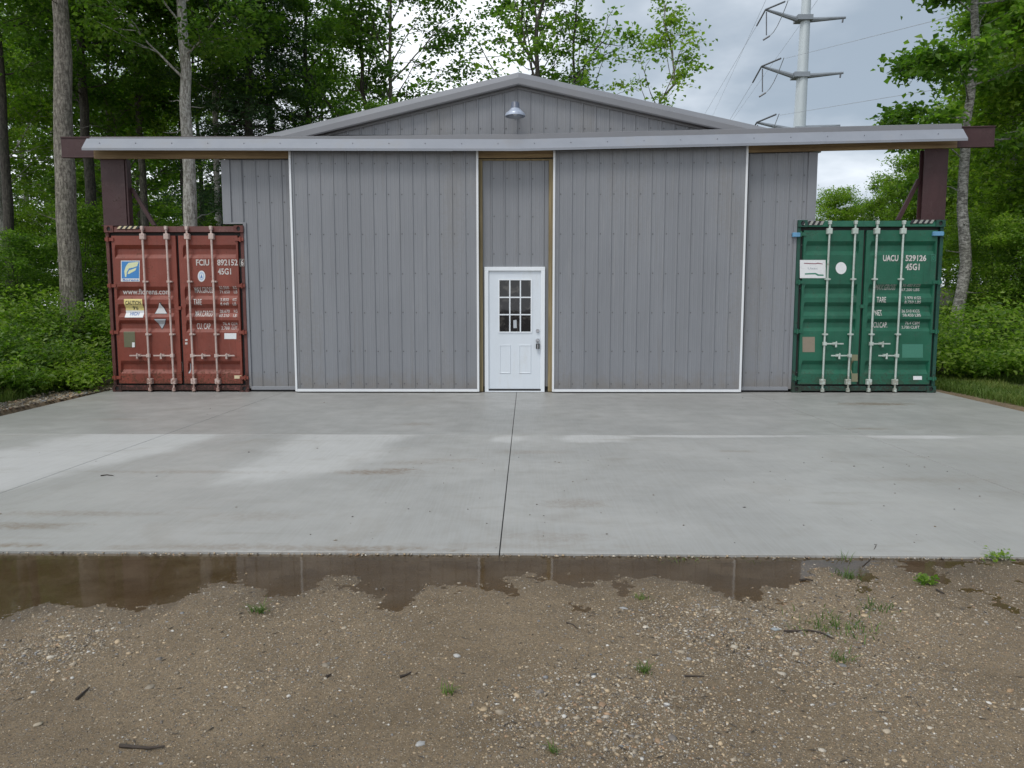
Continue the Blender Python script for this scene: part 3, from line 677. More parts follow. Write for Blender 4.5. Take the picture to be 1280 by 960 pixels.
p = at(672, 413.5, yl); MB().lathe([(.001,-.03),(.026,-.03),(.032,-.018),(.034,0)], (p[0], yl, p[2]), 20, 'y').build('deadbolt', M['chrome'], ed, smooth=True)
p = at(672, 425.5, yl); MB().lathe([(.001,-.075),(.018,-.075),(.028,-.062),(.029,-.048),(.015,-.032),(.014,-.012),(.034,-.008),(.036,0)], (p[0], yl, p[2]), 20, 'y').build('door_knob', M['chrome'], ed, smooth=True)
kx, kz = float(p[0]), float(p[2])
lb = empty('key_lockbox', (kx, yl-.05, kz-.12), 'small dark key lockbox hanging from the knob of the white entry door', 'lockbox')
MB().box(kx-.030, kx+.034, yl-.068, yl-.030, kz-.15, kz-.055).build('case', M['dark'], lb, bevel=.006)
MB().tube([(kx-.018,yl-.045,kz-.06),(kx-.022,yl-.045,kz-.02),(kx-.020,yl-.045,kz+.018),(kx,yl-.045,kz+.033),(kx+.020,yl-.045,kz+.018),(kx+.022,yl-.045,kz-.02),(kx+.018,yl-.045,kz-.06)], .005, 8).build('shackle', M['chrome'], lb, smooth=True)
for i in range(4): MB().lathe([(.001,-.006),(.010,-.006),(.010,0)], (kx+.002, yl-.068, kz-.075-.02*i), 12, 'y').build('dial', M['chrome'], lb)

# gable lamp
lp = at(644, 128, 13.10); lx, lz = float(lp[0]), float(lp[2])
lamp = empty('barn_lamp', (lx, 13.34, lz-.1), 'blue-grey metal barn lamp with wide shade, mounted high on the gable', 'lamp')
MB().lathe([(.001,.0),(.060,.0),(.068,-.012),(.072,-.085),(.085,-.10)], (lx, 13.10, lz), 28).build('housing', M['lamp_housing'], lamp, smooth=True)
MB().lathe([(.080,-.098),(.088,-.115),(.125,-.15),(.160,-.182),(.170,-.205),(.172,-.232),(.166,-.232),(.163,-.208),(.150,-.185),(.115,-.155),(.07,-.12)], (lx, 13.10, lz), 32).build('shade', M['lamp_paint'], lamp, smooth=True)
MB().lathe([(.001,-.215),(.03,-.21),(.045,-.19),(.04,-.15),(.02,-.12)], (lx, 13.10, lz), 16).build('bulb', M['frame_white'], lamp, smooth=True)
MB().tube([(lx,13.11,lz-.04),(lx,13.20,lz-.02),(lx,13.28,lz-.04),(lx,13.345,lz-.06)], .014, 10).build('arm', M['lamp_housing'], lamp, smooth=True)
MB().lathe([(.001,-.03),(.045,-.03),(.05,-.0),(.05,.02)], (lx, 13.345, lz-.06), 20, 'y').build('wall_plate', M['lamp_housing'], lamp, smooth=True)

# ------------------------------------------------------------------ steel gantry on the containers
gan = empty('steel_gantry', (0, 13.36, 2.95), 'dark maroon rusty steel beam on two posts standing on the containers', 'steel frame')
def ibeam_x(x0, x1, y0, y1, z0, z1, dz0, dz1, tf=.022, tw=.02):
    ym = (y0+y1)/2; pr = [(y0,z0),(y1,z0),(y1,z0+tf),(ym+tw,z0+tf),(ym+tw,z1-tf),(y1,z1-tf),(y1,z1),(y0,z1),(y0,z1-tf),(ym-tw,z1-tf),(ym-tw,z0+tf),(y0,z0+tf)]
    return MB().sweep_x(pr, [(x0, dz0), (0, 0), (x1, dz1)])
bm_ = ibeam_x(-8.02, 8.17, 13.25, 13.32, 4.115, 4.472, 0, rise(8.15)-.02); 
bm_.build('beam', M['steel'], gan, bevel=.003)
for (x0, x1, zb, zt) in ((-7.345,-6.93,2.955,4.112), (6.985,7.395,3.035,4.235)):
    tf, tw = .02, .012; y0, y1 = 13.26, 13.43; xm = (x0+x1)/2
    mb = MB(); mb.box(x0, x1, y0, y0+tf, zb, zt); mb.box(x0, x1, y1-tf, y1, zb, zt); mb.box(xm-tw, xm+tw, y0+tf, y1-tf, zb, zt)
    mb.build('post', M['steel'], gan, bevel=.002)
    MB().box(x0-.03, x1+.03, y0-.02, y1+.02, zb-.012, zb+.001).build('base_plate', M['steel'], gan)
MB().box(-6.925, -6.895, 13.28, 13.42, 2.96, 4.10).build('post_stiffener', M['steel'], gan)
for pts in (((-6.90,13.42,3.62),(-6.52,13.42,2.965)), ((6.99,13.42,3.75),(6.66,13.42,3.045))):
    (x0,y0,z0),(x1,y1,z1) = pts; w_ = .035
    MB().hull8([(x1-w_,y1-.03,z1),(x1+w_,y1-.03,z1),(x1-w_,y1+.03,z1),(x1+w_,y1+.03,z1),(x0-w_,y0-.03,z0),(x0+w_,y0-.03,z0),(x0-w_,y0+.03,z0),(x0+w_,y0+.03,z0)]).build('brace', M['steel'], gan)

# ------------------------------------------------------------------ shipping containers
GROOVE = [(2.61,2.375),(1.88,1.65),(1.57,1.34),(1.285,1.07),(.56,.33)]
class Box: pass
def text_mesh(body, size_x, size_z, x, z, depth_of, Y, bold=0.0, shear=0):
    """white stencil lettering fitted to a width and height and draped over the pressed door panel"""
    cu = bpy.data.curves.new('lettering', 'FONT'); cu.body = body; cu.size = 1; cu.extrude = 0; cu.offset = bold; cu.shear = shear; cu.resolution_u = 3
    tmp = bpy.data.objects.new('tmp', cu); C.objects.link(tmp)
    dg = bpy.context.evaluated_depsgraph_get(); me = bpy.data.meshes.new_from_object(tmp.evaluated_get(dg))
    bpy.data.objects.remove(tmp); bpy.data.curves.remove(cu)
    co = np.empty(len(me.vertices)*3, np.float32); me.vertices.foreach_get('co', co); co = co.reshape(-1,3)
    mn, mx_ = co.min(0), co.max(0); u = (co[:,0]-mn[0])/(mx_[0]-mn[0]); v = (co[:,1]-mn[1])/(mx_[1]-mn[1])
    out = np.stack([x+u*size_x, np.full(len(u), Y), z+v*size_z], -1).astype(np.float32)
    me.vertices.foreach_set('co', out.ravel()); me.update()
    return drape(me, z, z+size_z, depth_of, Y)
def drape(me, z0, z1, depth_of, Y, gap=.003, breaks=None):
    bm = bmesh.new(); bm.from_mesh(me)
    for zb in depth_of.breaks:
        if z0 < zb < z1: bmesh.ops.bisect_plane(bm, geom=bm.verts[:]+bm.edges[:]+bm.faces[:], plane_co=(0,0,zb), plane_no=(0,0,1))
    for v in bm.verts: v.co.y = Y+depth_of(v.co.z)-gap-(Y-v.co.y if abs(Y-v.co.y) < .004 else 0)
    bm.to_mesh(me); bm.free(); me.update(); return me
class Depth:
    def __init__(s, grooves, d=.052):
        s.pts = []
        for zt, zb in sorted(grooves):
            pass
        P_ = []
        for zt, zb in sorted(grooves, key=lambda g_: g_[1]):
            hh = zt-zb; P_ += [(zb, 0), (zb+hh*.30, d), (zt-hh*.30, d), (zt, 0)]
        s.P = P_; s.breaks = [p[0] for p in P_]
    def __call__(s, z): return float(np.interp(z, [p[0] for p in s.P], [p[1] for p in s.P]))

def container(name_label, X0, X1, H, zs, paintm, frame, bar, cfg, sgn):
    """X0..X1 front corners at the ground, H height; cfg holds the surveyed bars, handles, marks"""
    YF = 13.24; L = 12.19
    root = empty('shipping_container', ((X0+X1)/2, YF, 0), name_label, 'container')
    # body: corrugated sides, back, roof, floor
    body = MB()
    for xs_, dirn in ((X0+.03, 1), (X1-.03, -1)):
        vs, fs = [], []; n = 44; pit = (L-.4)/n; ys = []
        for i in range(n):
            y = YF+.2+i*pit; ys += [(y,0),(y+pit*.25,0),(y+pit*.5,.036),(y+pit*.75,.036)]
        ys.append((YF+L-.2, 0))
        for y, d in ys: vs += [(xs_+dirn*d, y, .16), (xs_+dirn*d, y, H-.10)]
        for i in range(len(ys)-1): fs.append((2*i,2*i+2,2*i+3,2*i+1))
        body.add(vs, fs)
    body.box(X0+.08, X1-.08, YF+.18, YF+L-.1, .14, .18); body.box(X0+.05, X1-.05, YF+.1, YF+L-.05, H-.05, H-.03); body.box(X0+.05, X1-.05, YF+L-.08, YF+L-.04, .1, H-.05)
    body.build('body', paintm, root)
    for x0, x1 in ((X0, X0+.066), (X1-.066, X1)):
        MB().box(x0+.004, x1-.004, YF+.02, YF+.17, .119, H-.119).build('corner_post', frame, root, bevel=.004)
        MB().box(x0+.004, x1-.004, YF+L-.15, YF+L, .119, H-.119).build('corner_post', frame, root)
        MB().box(x0+.01, x1-.01, YF+.18, YF+L-.18, .02, .15).build('bottom_rail', frame, root)
        MB().box(x0+.01, x1-.01, YF+.18, YF+L-.18, H-.11, H-.03).build('top_rail', frame, root)
    # corner castings with an oval hole sunk in
    cw, ch, cd = .162, .118, .178
    for cx in (X0, X1-cw):
        for cz in (0.001, H-ch):
            for cy in (YF-.012, YF+L-cd):
                mb = MB(); hw, hh = .034, .045; mx2, mz2 = cx+cw/2, cz+ch/2
                n = 16; o8 = [];
                mb.box(cx, cx+cw, cy+.02, cy+cd, cz, cz+ch)
                ring = [(mx2+hw*math.cos(2*math.pi*k/n), mz2+hh*math.sin(2*math.pi*k/n)) for k in range(n)]
                sq = []
                for k in range(n):
                    c_, s__ = math.cos(2*math.pi*k/n), math.sin(2*math.pi*k/n); mm = max(abs(c_), abs(s__)); sq.append((mx2+c_/mm*cw/2, mz2+s__/mm*ch/2))
                vs = [(x, cy, z) for x, z in ring]+[(x, cy, z) for x, z in sq]+[(x, cy+.02, z) for x, z in ring]+[(x, cy+.02, z) for x, z in sq]
                fs = [(k,(k+1)%n,n+(k+1)%n,n+k) for k in range(n)]+[(k,2*n+k,2*n+(k+1)%n,(k+1)%n) for k in range(n)]+[(n+k,n+(k+1)%n,3*n+(k+1)%n,3*n+k) for k in range(n)]
                mb.add(vs, fs)
                o = mb.build('corner_casting', frame, root)
                MB().lathe([(.001,.0),(.033,.0)], (mx2, cy+.0185, mz2), 16, 'y').build('hole_shade_disc', M['rubber'], o)  # black disc paints the shade inside the hole
    # door header and sill
    MB().hull8([(X0+cw,YF-.005,H-.115),(X1-cw,YF-.005,H-.115),(X0+cw,YF+.14,H-.115),(X1-cw,YF+.14,H-.115),(X0+cw,YF+.015,H-.012),(X1-cw,YF+.015,H-.012),(X0+cw,YF+.14,H-.012),(X1-cw,YF+.14,H-.012)]).build('door_header', frame if cfg['darkhead'] else paintm, root, bevel=.004)
    MB().box(X0+cw, X1-cw, YF-.005, YF+.16, .03, .115).build('door_sill', frame, root, bevel=.004)
    MB().box(X0+.067, X1-.067, YF+.07, YF+.12, .116, H-.116).build('door_gasket', M['rubber'], root)
    gs = [(a*zs, b_*zs) for a, b_ in GROOVE]; D = Depth(gs); YD = YF+.012
    zlo, zhi = .150, H-.175
    xm = cfg['mid']; doors = []
    for side, (dx0, dx1) in enumerate(((X0+.112, xm-.024), (xm+.024, X1-.112))):
        zsx = sorted([(zlo,0),(zhi,0)]+[p for p in D.P]); fr_ = .085
        fl_, fr_ = (.045, .075) if side == 0 else (.075, .030)
        cols = [(dx0,0),(dx0+fl_,0),(dx0+fl_+.02,1),(dx1-fr_-.015,1),(dx1-fr_,0),(dx1,0)]
        vs, fs = [], []
        for x, k in cols:
            for z, d in zsx: vs.append((x, YD+d*k, z))
        nz = len(zsx)
        for i in range(len(cols)-1):
            for j in range(nz-1): fs.append((i*nz+j, (i+1)*nz+j, (i+1)*nz+j+1, i*nz+j+1))
        nb_ = len(vs)
        for x, z in ((dx0,zlo),(dx1,zlo),(dx1,zhi),(dx0,zhi)): vs.append((x, YD+.055, z))
        ncol = len(cols)
        fs += [tuple([i*nz for i in range(ncol)][::-1])+(nb_, nb_+1), tuple([i*nz+nz-1 for i in range(ncol)])+(nb_+2, nb_+3), tuple(range(nz))+(nb_+3, nb_), tuple([(ncol-1)*nz+j for j in range(nz)][::-1])+(nb_+1, nb_+2)]
        door = MB().add(vs, fs).build('door', paintm, root); doors.append(door)
        # hinges
        hx = (X0+.002, dx0+.045) if side == 0 else (dx1-.045, X1-.002)
        for v in cfg['hinge_v']:
            z = float(at(640, v, YF)[2]); hb = MB(); hb.box(hx[0], hx[1], YD-.018, YD-.002, z-.028, z+.028)
            xp = X0+.055 if side == 0 else X1-.055; hb.tube([(xp,YD-.02,z-.045),(xp,YD-.02,z+.045)], .018, 8); hb.build('hinge', paintm, door)
        if side == 1: MB().box(xm-.035, xm+.03, YD-.022, YD-.003, 1.47*zs, 1.53*zs).build('door_keeper', paintm, door)
    YB = YD-.055
    for i, ((ut, vt), (ub, vb)) in enumerate(cfg['bars']):
        door = doors[0] if i < 2 else doors[1]
        xt, xb = float(at(ut, vt, YB)[0]), float(at(ub, vb, YB)[0]); x = (xt+xb)/2; xt, xb = x+(xt-x)*.5, x+(xb-x)*.5
        zt, zb = H-.045, .045
        fx = lambda z: xb+(xt-xb)*(z-zb)/(zt-zb)
        MB().tube([(fx(zb),YB,zb),(fx(zt),YB,zt)], .0175, 10).build('locking_bar', bar, door, smooth=True)
        for z, sg in ((zt, 1), (zb, -1)):
            mb = MB(); xx = fx(z)
            mb.box(xx-.022, xx+.022, YB-.028, YB+.035, z-.035 if sg > 0 else z-.03, z+.03 if sg > 0 else z+.035)
            mb.tube([(xx-.03,YB-.015,z+.01*sg),(xx+.03,YB-.015,z+.01*sg)], .011, 8); mb.build('cam_keeper', bar, door, bevel=.003)
            z2 = z-.15*sg; xx = fx(z2)
            MB().box(xx-.045, xx+.045, YB-.026, YD-.001, z2-.05, z2+.05).build('bar_guide', bar, door, bevel=.008)
        for v in cfg['guide_v']:
            z = float(at(ut, v, YB)[2]); xx = fx(z)
            mb = MB(); mb.box(xx-.032, xx+.055, YB-.008, YD-.001, z-.013, z+.013); mb.box(xx-.026, xx+.026, YB-.026, YB+.02, z-.018, z+.018); mb.build('bar_clamp', bar, door, bevel=.003)
        v, side_ = cfg['handles'][i]; z = float(at(ut, v, YB)[2]); xx = fx(z)
        L_ = .33*side_
        mb = MB(); mb.box(min(xx-.03*side_, xx+.03*side_), max(xx-.03*side_, xx+.03*side_), YB-.03, YB+.025, z-.03, z+.03)
        a, c_ = sorted((xx+.02*side_, xx+L_)); mb.hull8([(a,YB-.028,z-.011),(c_,YB-.022,z-.011),(a,YB-.014,z-.011),(c_,YB-.010,z-.011),(a,YB-.028,z+.013),(c_,YB-.022,z+.013),(a,YB-.014,z+.013),(c_,YB-.010,z+.013)])
        mb.build('handle', bar, door, bevel=.002)
        hx_ = xx+.19*side_; mb = MB(); mb.box(hx_-.035, hx_+.035, YB-.006, YD-.001, z-.026, z+.026); mb.tube([(hx_,YB-.034,z-.055),(hx_+.004,YB-.036,z+.045)], .012, 8); mb.box(hx_-.016, hx_+.016, YB-.042, YB-.03, z-.06, z-.02)
        mb.build('handle_catch', bar, door, bevel=.002)
    B = Box(); B.root, B.doors, B.D, B.Y, B.H, B.YF = root, doors, D, YD, H, YF
    return B
def px_rect(B, u0, v0, u1, v1):
    a, c = at(u0, v0, B.Y), at(u1, v1, B.Y); return float(a[0]), float(c[0]), float(c[2]), float(a[2])
def sticker(B, door, name, pts, mat, gap=.0035, label=None):
    """flat polygon given in photo pixels, draped over the pressed panel"""
    w_ = [at(u, v, B.Y) for u, v in pts]; me = bpy.data.meshes.new(name)
    me.from_pydata([(p[0], B.Y, p[2]) for p in w_], [], [tuple(range(len(w_)))])
    zs_ = [p[2] for p in w_]; drape(me, min(zs_), max(zs_), B.D, B.Y, gap)
    bm = bmesh.new(); bm.from_mesh(me); bmesh.ops.recalc_face_normals(bm, faces=bm.faces)
    if bm.faces and sum(f.normal.y for f in bm.faces) > 0: bmesh.ops.reverse_faces(bm, faces=bm.faces[:])
    bm.to_mesh(me); bm.free(); o = link(name, me, mat, B.doors[door])
    if label: o['label'] = label
    return o
def rect(B, door, name, u0, v0, u1, v1, mat, gap=.0035, label=None, sk=0): return sticker(B, door, name, [(u0,v0),(u1,v0),(u1+sk,v1),(u0+sk,v1)], mat, gap, label)
def oval(B, door, name, cu, cv_, ru, rv, mat, gap=.0035, label=None): return sticker(B, door, name, [(cu+ru*math.cos(2*math.pi*k/20), cv_+rv*math.sin(2*math.pi*k/20)) for k in range(20)], mat, gap, label)
def letters(B, door, body, u0, v0, u1, v1, mat='letter', bold=.02, gap=.004):
    x0, x1, z0, z1 = px_rect(B, u0, v0, u1, v1); me = text_mesh(body, x1-x0, z1-z0, x0, z0, B.D, B.Y, bold)
    if gap != .003: me.transform(Matrix.Translation((0, .003-gap, 0)))
    o = link('lettering', me, M[mat], B.doors[door]); return o

# red container ------------------------------------------------ crop origin (120,260), 4 crop px per photo px
r = lambda x, y: (120+x/4, 260+y/4)
cfgR = dict(mid=float(at(*r(418,480), 13.25)[0]), darkhead=True, hinge_v=[r(0,y)[1] for y in (155,388,622,850)], guide_v=[r(0,368)[1], r(0,632)[1]],
            bars=[(r(231,150), r(268,820)), (r(350,150), r(388,820)), (r(454,150), r(487,820)), (r(575,150), r(608,820))],
            handles=[(r(0,738)[1], -1), (r(0,738)[1], -1), (r(0,738)[1], 1), (r(0,738)[1], 1)])
RC = container('rusty red shipping container standing left of the garage', -7.33, -4.872, 2.945, 1.0, M['red'], M['red_dark'], M['bar_red'], cfgR, -1)
def rr(d, nm, x0, y0, x1, y1, mat, **k): return rect(RC, d, nm, *r(x0,y0), *r(x1,y1), M[mat], **k)
rr(0,'logo_sticker',125,263,219,368,'st_white',label='square blue and white logo sticker'); rr(0,'logo_field',129,267,216,352,'logo_blue',gap=.0045)
sticker(RC,0,'logo_swoosh',[r(*p) for p in ((146,345),(142,316),(150,292),(168,280),(192,279),(214,270),(206,291),(186,298),(166,302),(156,318),(152,345))],M['logo_pale'],.0055)
sticker(RC,0,'logo_swoosh',[r(*p) for p in ((158,330),(166,312),(184,306),(204,298),(197,313),(180,322),(166,330))],M['logo_pale'],.0056)
sticker(RC,0,'logo_swoosh',[r(*p) for p in ((150,290),(164,274),(186,272),(212,268),(202,278),(176,284))],M['logo_pale'],.0057)
letters(RC,0,'florens',*r(133,354),*r(214,366),mat='blue_ink',gap=.005)
letters(RC,0,'www.florens.com',*r(126,404),*r(366,432),bold=.012)
rr(0,'height_sticker',140,455,231,548,'st_white',sk=1,label='yellow and white height caution sticker'); rr(0,'sticker_band',140,455,231,512,'st_yellow',gap=.0045,sk=.6)
letters(RC,0,'CAUTION',*r(147,464),*r(226,484),mat='black_ink',gap=.006); letters(RC,0,"9'6",*r(178,491),*r(206,510),mat='black_ink',gap=.006); letters(RC,0,'HIGH',*r(166,520),*r(212,538),mat='blue_ink',gap=.006)
sticker(RC,0,'warning_triangle',[r(*p) for p in ((322,470),(286,530),(352,530))],M['black_ink']); sticker(RC,0,'triangle_face',[r(*p) for p in ((319,475),(289,527),(348,527))],M['st_white'],.0045)
sticker(RC,0,'warning_triangle',[r(*p) for p in ((289,553),(354,553),(325,610))],M['black_ink']); sticker(RC,0,'triangle_face',[r(*p) for p in ((292,556),(350,556),(324,604))],M['st_grey'],.0045)
rr(0,'safety_plate',138,618,194,696,'plate_olive',sk=1,label='dull olive metal plate'); rr(0,'plate_corner',181,672,194,696,'st_white',gap=.005)
letters(RC,1,'FCIU',*r(500,257),*r(567,288)); letters(RC,1,'892152',*r(606,257),*r(709,288)); letters(RC,1,'6',*r(725,257),*r(738,288)); letters(RC,1,'45G1',*r(609,302),*r(676,333))
for a in ((719,255,742,257),(719,289,742,291),(719,257,721,289),(740,257,742,289)): rr(1,'digit_frame',*a,'letter_old')
oval(RC,1,'round_sticker',*r(528,341),19/4,28/4,M['st_white'],label='oval white and blue approval sticker'); oval(RC,1,'sticker_ring',*r(528,341),14/4,22/4,M['blue_pale'],.0045); oval(RC,1,'sticker_core',*r(528,341),8/4,13/4,M['st_white'],.0055); sticker(RC,1,'sticker_emblem',[r(528,330),r(522,350),r(534,350)],M['blue_ink'],.0065)
for body, x0, x1, y0, rows in (('MAX.GROSS',488,579,395,(('32.500','KG'),('71.650','LB'))),('TARE',488,529,455,(('3.830','KG'),('8.440','LB'))),('MAX.CARGO',492,581,513,(('28.670','KG'),('63.210','LB'))),('CU. CAP.',498,571,576,(('76.4','CU.M'),('2.700','CU.FT')))):
    letters(RC,1,body,*r(x0,y0),*r(x1,y0+30),bold=.012)
    for i, (n_, un) in enumerate(rows):
        yy = y0-4+i*21; wn = len(n_)*8.4; letters(RC,1,n_,*r(664-wn,yy),*r(664,yy+15),bold=.008)
        wu = 18 if len(un) == 2 else 30; letters(RC,1,un,*r(702-wu,yy),*r(702,yy+15),bold=.008)
rr(1,'white_label',642,626,702,655,'st_white'); rr(1,'small_label',692,837,728,853,'hazard_cream')
rr(0,'paint_scuff',405,770,428,822,'letter_old',gap=.003); rr(1,'paint_scuff',448,778,470,826,'st_grey',gap=.003); rr(1,'paint_scuff',446,655,458,664,'letter'); rr(1,'paint_scuff',446,672,458,682,'letter')
def stripes(B, u0, u1, v0, v1, n, mats):
    """hazard stripes on the header face"""
    yh = B.YF-.011
    def pt(u, v): p = at(u, v, yh); return (float(p[0]), yh+.0, float(p[2]))
    for i in range(n*2):
        wd = (u1-u0)/(n*2); a = u0+i*wd; sl = wd*.9
        pts = [pt(a+sl, v0), pt(a+sl+wd, v0), pt(a+wd, v1), pt(a, v1)]
        vs = pts+[(x, y+.026, z) for x, y, z in pts]
        MB().add(vs, [(0,1,2,3),(7,6,5,4),(0,4,5,1),(1,5,6,2),(2,6,7,3),(3,7,4,0)]).build('hazard_stripe', M[mats[i % 2]], B.root)
stripes(RC, *[r(x,0)[0] for x in (104,208)], r(0,90)[1], r(0,104)[1], 4, ('hazard_cream','black_ink'))

# green container --------------------------------------------- crop origin (970,250), 3.84 crop px per photo px
g_ = lambda x, y: (970+x/3.84, 250+y/3.84)
cfgG = dict(mid=float(at(*g_(412,520), 13.25)[0]), darkhead=False, hinge_v=[g_(0,y)[1] for y in (165,395,630,855)], guide_v=[g_(0,380)[1], g_(0,645)[1]],
            bars=[(g_(259,150), g_(224,840)), (g_(382,150), g_(347,840)), (g_(488,150), g_(446,840)), (g_(614,150), g_(572,840))],
            handles=[(g_(0,690)[1], 1), (g_(0,747)[1], -1), (g_(0,690)[1], 1), (g_(0,747)[1], -1)])
GC = container('dark green shipping container standing right of the garage', 4.845, 7.395, 3.025, 1.02, M['green'], M['green_dark'], M['bar_green'], cfgG, 1)
def gg(d, nm, x0, y0, x1, y1, mat, **k): return rect(GC, d, nm, *g_(x0,y0), *g_(x1,y1), M[mat], **k)
gg(0,'company_sticker',114,288,238,375,'st_white',label='white rectangular company sticker with two wavy lines')
sticker(GC,0,'wavy_line',[g_(*p) for p in ((134,302),(190,304),(200,301),(224,306),(224,309),(200,306),(190,308),(134,306))],M['ink_red'],.005)
sticker(GC,0,'wavy_line',[g_(*p) for p in ((138,352),(190,350),(204,357),(228,358),(228,364),(200,364),(188,357),(138,358))],M['ink_green'],.005)
letters(GC,0,'Uasc',*g_(152,323),*g_(200,333),mat='st_grey',gap=.005)
oval(GC,0,'oval_sticker',*g_(312,327),26/3.84,29/3.84,M['st_white'],label='plain white oval sticker')
gg(0,'data_plate',127,657,186,730,'plate_tan',label='tan metal data plate'); gg(0,'worn_patch',362,742,392,872,'worn_tan',gap=.003)
letters(GC,1,'UACU',*g_(514,264),*g_(586,294),bold=.03); letters(GC,1,'529126',*g_(622,264),*g_(720,294),bold=.03); letters(GC,1,'45G1',*g_(622,305),*g_(688,337),bold=.03)
letters(GC,1,'0',*g_(750,268),*g_(760,288),mat='ink_green')
for a in ((745,262,766,264),(745,292,766,294),(745,264,747,292),(764,264,766,292)): gg(1,'digit_frame',*a,'worn_green')
for body, x0, x1, y0, rows in (('MAX.GROSS',482,578,405,('30.480 KGS','67.200 LBS')),('TARE',484,527,465,('3.970 KGS','8.750 LBS')),('NET',479,512,528,('26.510 KGS','58.450 LBS')),('CU.CAP.',474,540,586,('76.4 CBM','2.700 CUFT'))):
    letters(GC,1,body,*g_(x0,y0),*g_(x1,y0+27),bold=.012,mat='letter' if y0 > 450 else 'letter_old')
    for i, n_ in enumerate(rows):
        yy = y0-2+i*20; letters(GC,1,n_,*g_(695-len(n_)*8.6,yy),*g_(695,yy+14),bold=.008,mat='letter' if (y0 > 410 or i) else 'letter_old')
gg(1,'repainted_patch',605,692,705,757,'worn_green',gap=.003); gg(1,'white_label',658,845,700,863,'st_white')
stripes(GC, *[g_(x,0)[0] for x in (120,222)], g_(0,100)[1], g_(0,120)[1], 4, ('black_ink','letter_old'))
stripes(GC, *[g_(x,0)[0] for x in (645,750)], g_(0,95)[1], g_(0,112)[1], 4, ('black_ink','letter_old'))
for d, (x0, x1, y) in ((0,(82,117,165)), (1,(755,805,160))):
    a = at(*g_(x0,y-9), GC.YF-.03); c = at(*g_(x1,y+12), GC.YF-.03)
    MB().box(a[0], c[0], GC.YF-.036, GC.YF+.03, c[2], a[2]).build('blue_tape', M['tape'], GC.doors[d], bevel=.006)

# ------------------------------------------------------------------ power line pylon
YP = 92.0
pylon = empty('power_pylon', (float(at(999,160,YP)[0]), YP, 1), 'tall grey steel power pylon with paired cross arms beyond the garage', 'pylon')
a, c = at(999.3, 160, YP), at(1008, -1, YP); dx = (c-a)/(c[2]-a[2])
base_ = a-dx*(a[2]-0.0); top_ = a+dx*(52-a[2])
zz_ = np.linspace(0, 52, 14); 
MB().tube([tuple(base_+dx*z) for z in zz_], [ .98-.0118*z for z in zz_], 12).build('mast', M['galv'], pylon, smooth=True)
arms = [((995,24),(957,12),(1013,25),(1057,22)), ((991,95),(952,83),(1009,95),(1054,91)), ((992,163),(946,153),(1006,160),(1050,157))]
for (l0, l1, r0, r1) in arms+[((999,-60),(962,-72),(1017,-58),(1060,-62))]:
    for p0, p1, yo in ((l0, l1, 0), (r0, r1, 0)):
        MB().tube([at(*p0, YP), at(*p1, YP+yo)], [.30, .14], 8).build('cross_arm', M['galv_arm'], pylon, smooth=True)
    MB().box(at(*l0,YP)[0]-.05, at(*r0,YP)[0]+.05, YP-.8, YP+.8, at(*l0,YP)[2]-.28, at(*l0,YP)[2]+.28).build('arm_collar', M['galv_arm'], pylon)
for (u, v) in ((957,12),(952,83),(946,153)):
    P = lambda du, dv, dy=0: tuple(at(u+du, v+dv, YP+dy))
    for nm, seg, rad in (('insulator', (P(0,0),P(-11,20,4)), .10), ('insulator', (P(0,0),P(24,-10,-4)), .10), ('insulator', (P(1,3),P(1,32)), .07), ('insulator', (P(-3,38),P(5,33)), .11)):
        MB().tube(seg, rad, 6).build(nm, M['insulator'], pylon)
    MB().tube([P(28,-11,-4),P(25,-3,-3),P(21,7,-2),P(15,20,-1),P(10,28),P(5,33)], .045, 5).build('jumper_cable', M['wire'], pylon, smooth=True)
for (u, v) in ((1057,22),(1054,91),(1050,157)):
    MB().tube([tuple(at(u-3,v,YP)), tuple(at(u-4,v+6,YP))], .10, 6).build('insulator', M['insulator'], pylon)
def cable(p0, Y0, p1, Y1, sag, label):
    a, c = at(*p0, Y0), at(*p1, Y1); n = 24
    pts = [a+(c-a)*i/n-np.array([0,0,sag*4*(i/n)*(1-i/n)]) for i in range(n+1)]
    o = MB().tube([tuple(p) for p in pts], .020, 5).build('power_line', M['wire'], None, smooth=True); tag(o, label, 'power line', 'conductors of the power line')
cable((946,32), YP+4, (800,280), 320, 0, 'thin power line running down left from the top cross arm of the pylon')
cable((941,103), YP+4, (790,350), 320, 0, 'thin power line running down left from the middle cross arm of the pylon')
cable((981,2), YP-4, (1290,-95), 40, 0, 'thin power line leaving the top left cross arm up to the right')
cable((982,73), YP-4, (1290,-5), 40, 0, 'thin power line passing the mast from the middle cross arm towards the right trees')
cable((975,144), YP-4, (1290,92), 40, 0, 'thin power line passing the mast from the lowest cross arm towards the right trees')
cable((962,-10), YP, (870,190), 320, 0, 'faint left-hand shield wire sloping down above the garage roof')
cable((1022,0), YP+1.5, (880,200), 300, 0, 'faint wire crossing behind the mast between upper and middle arms')

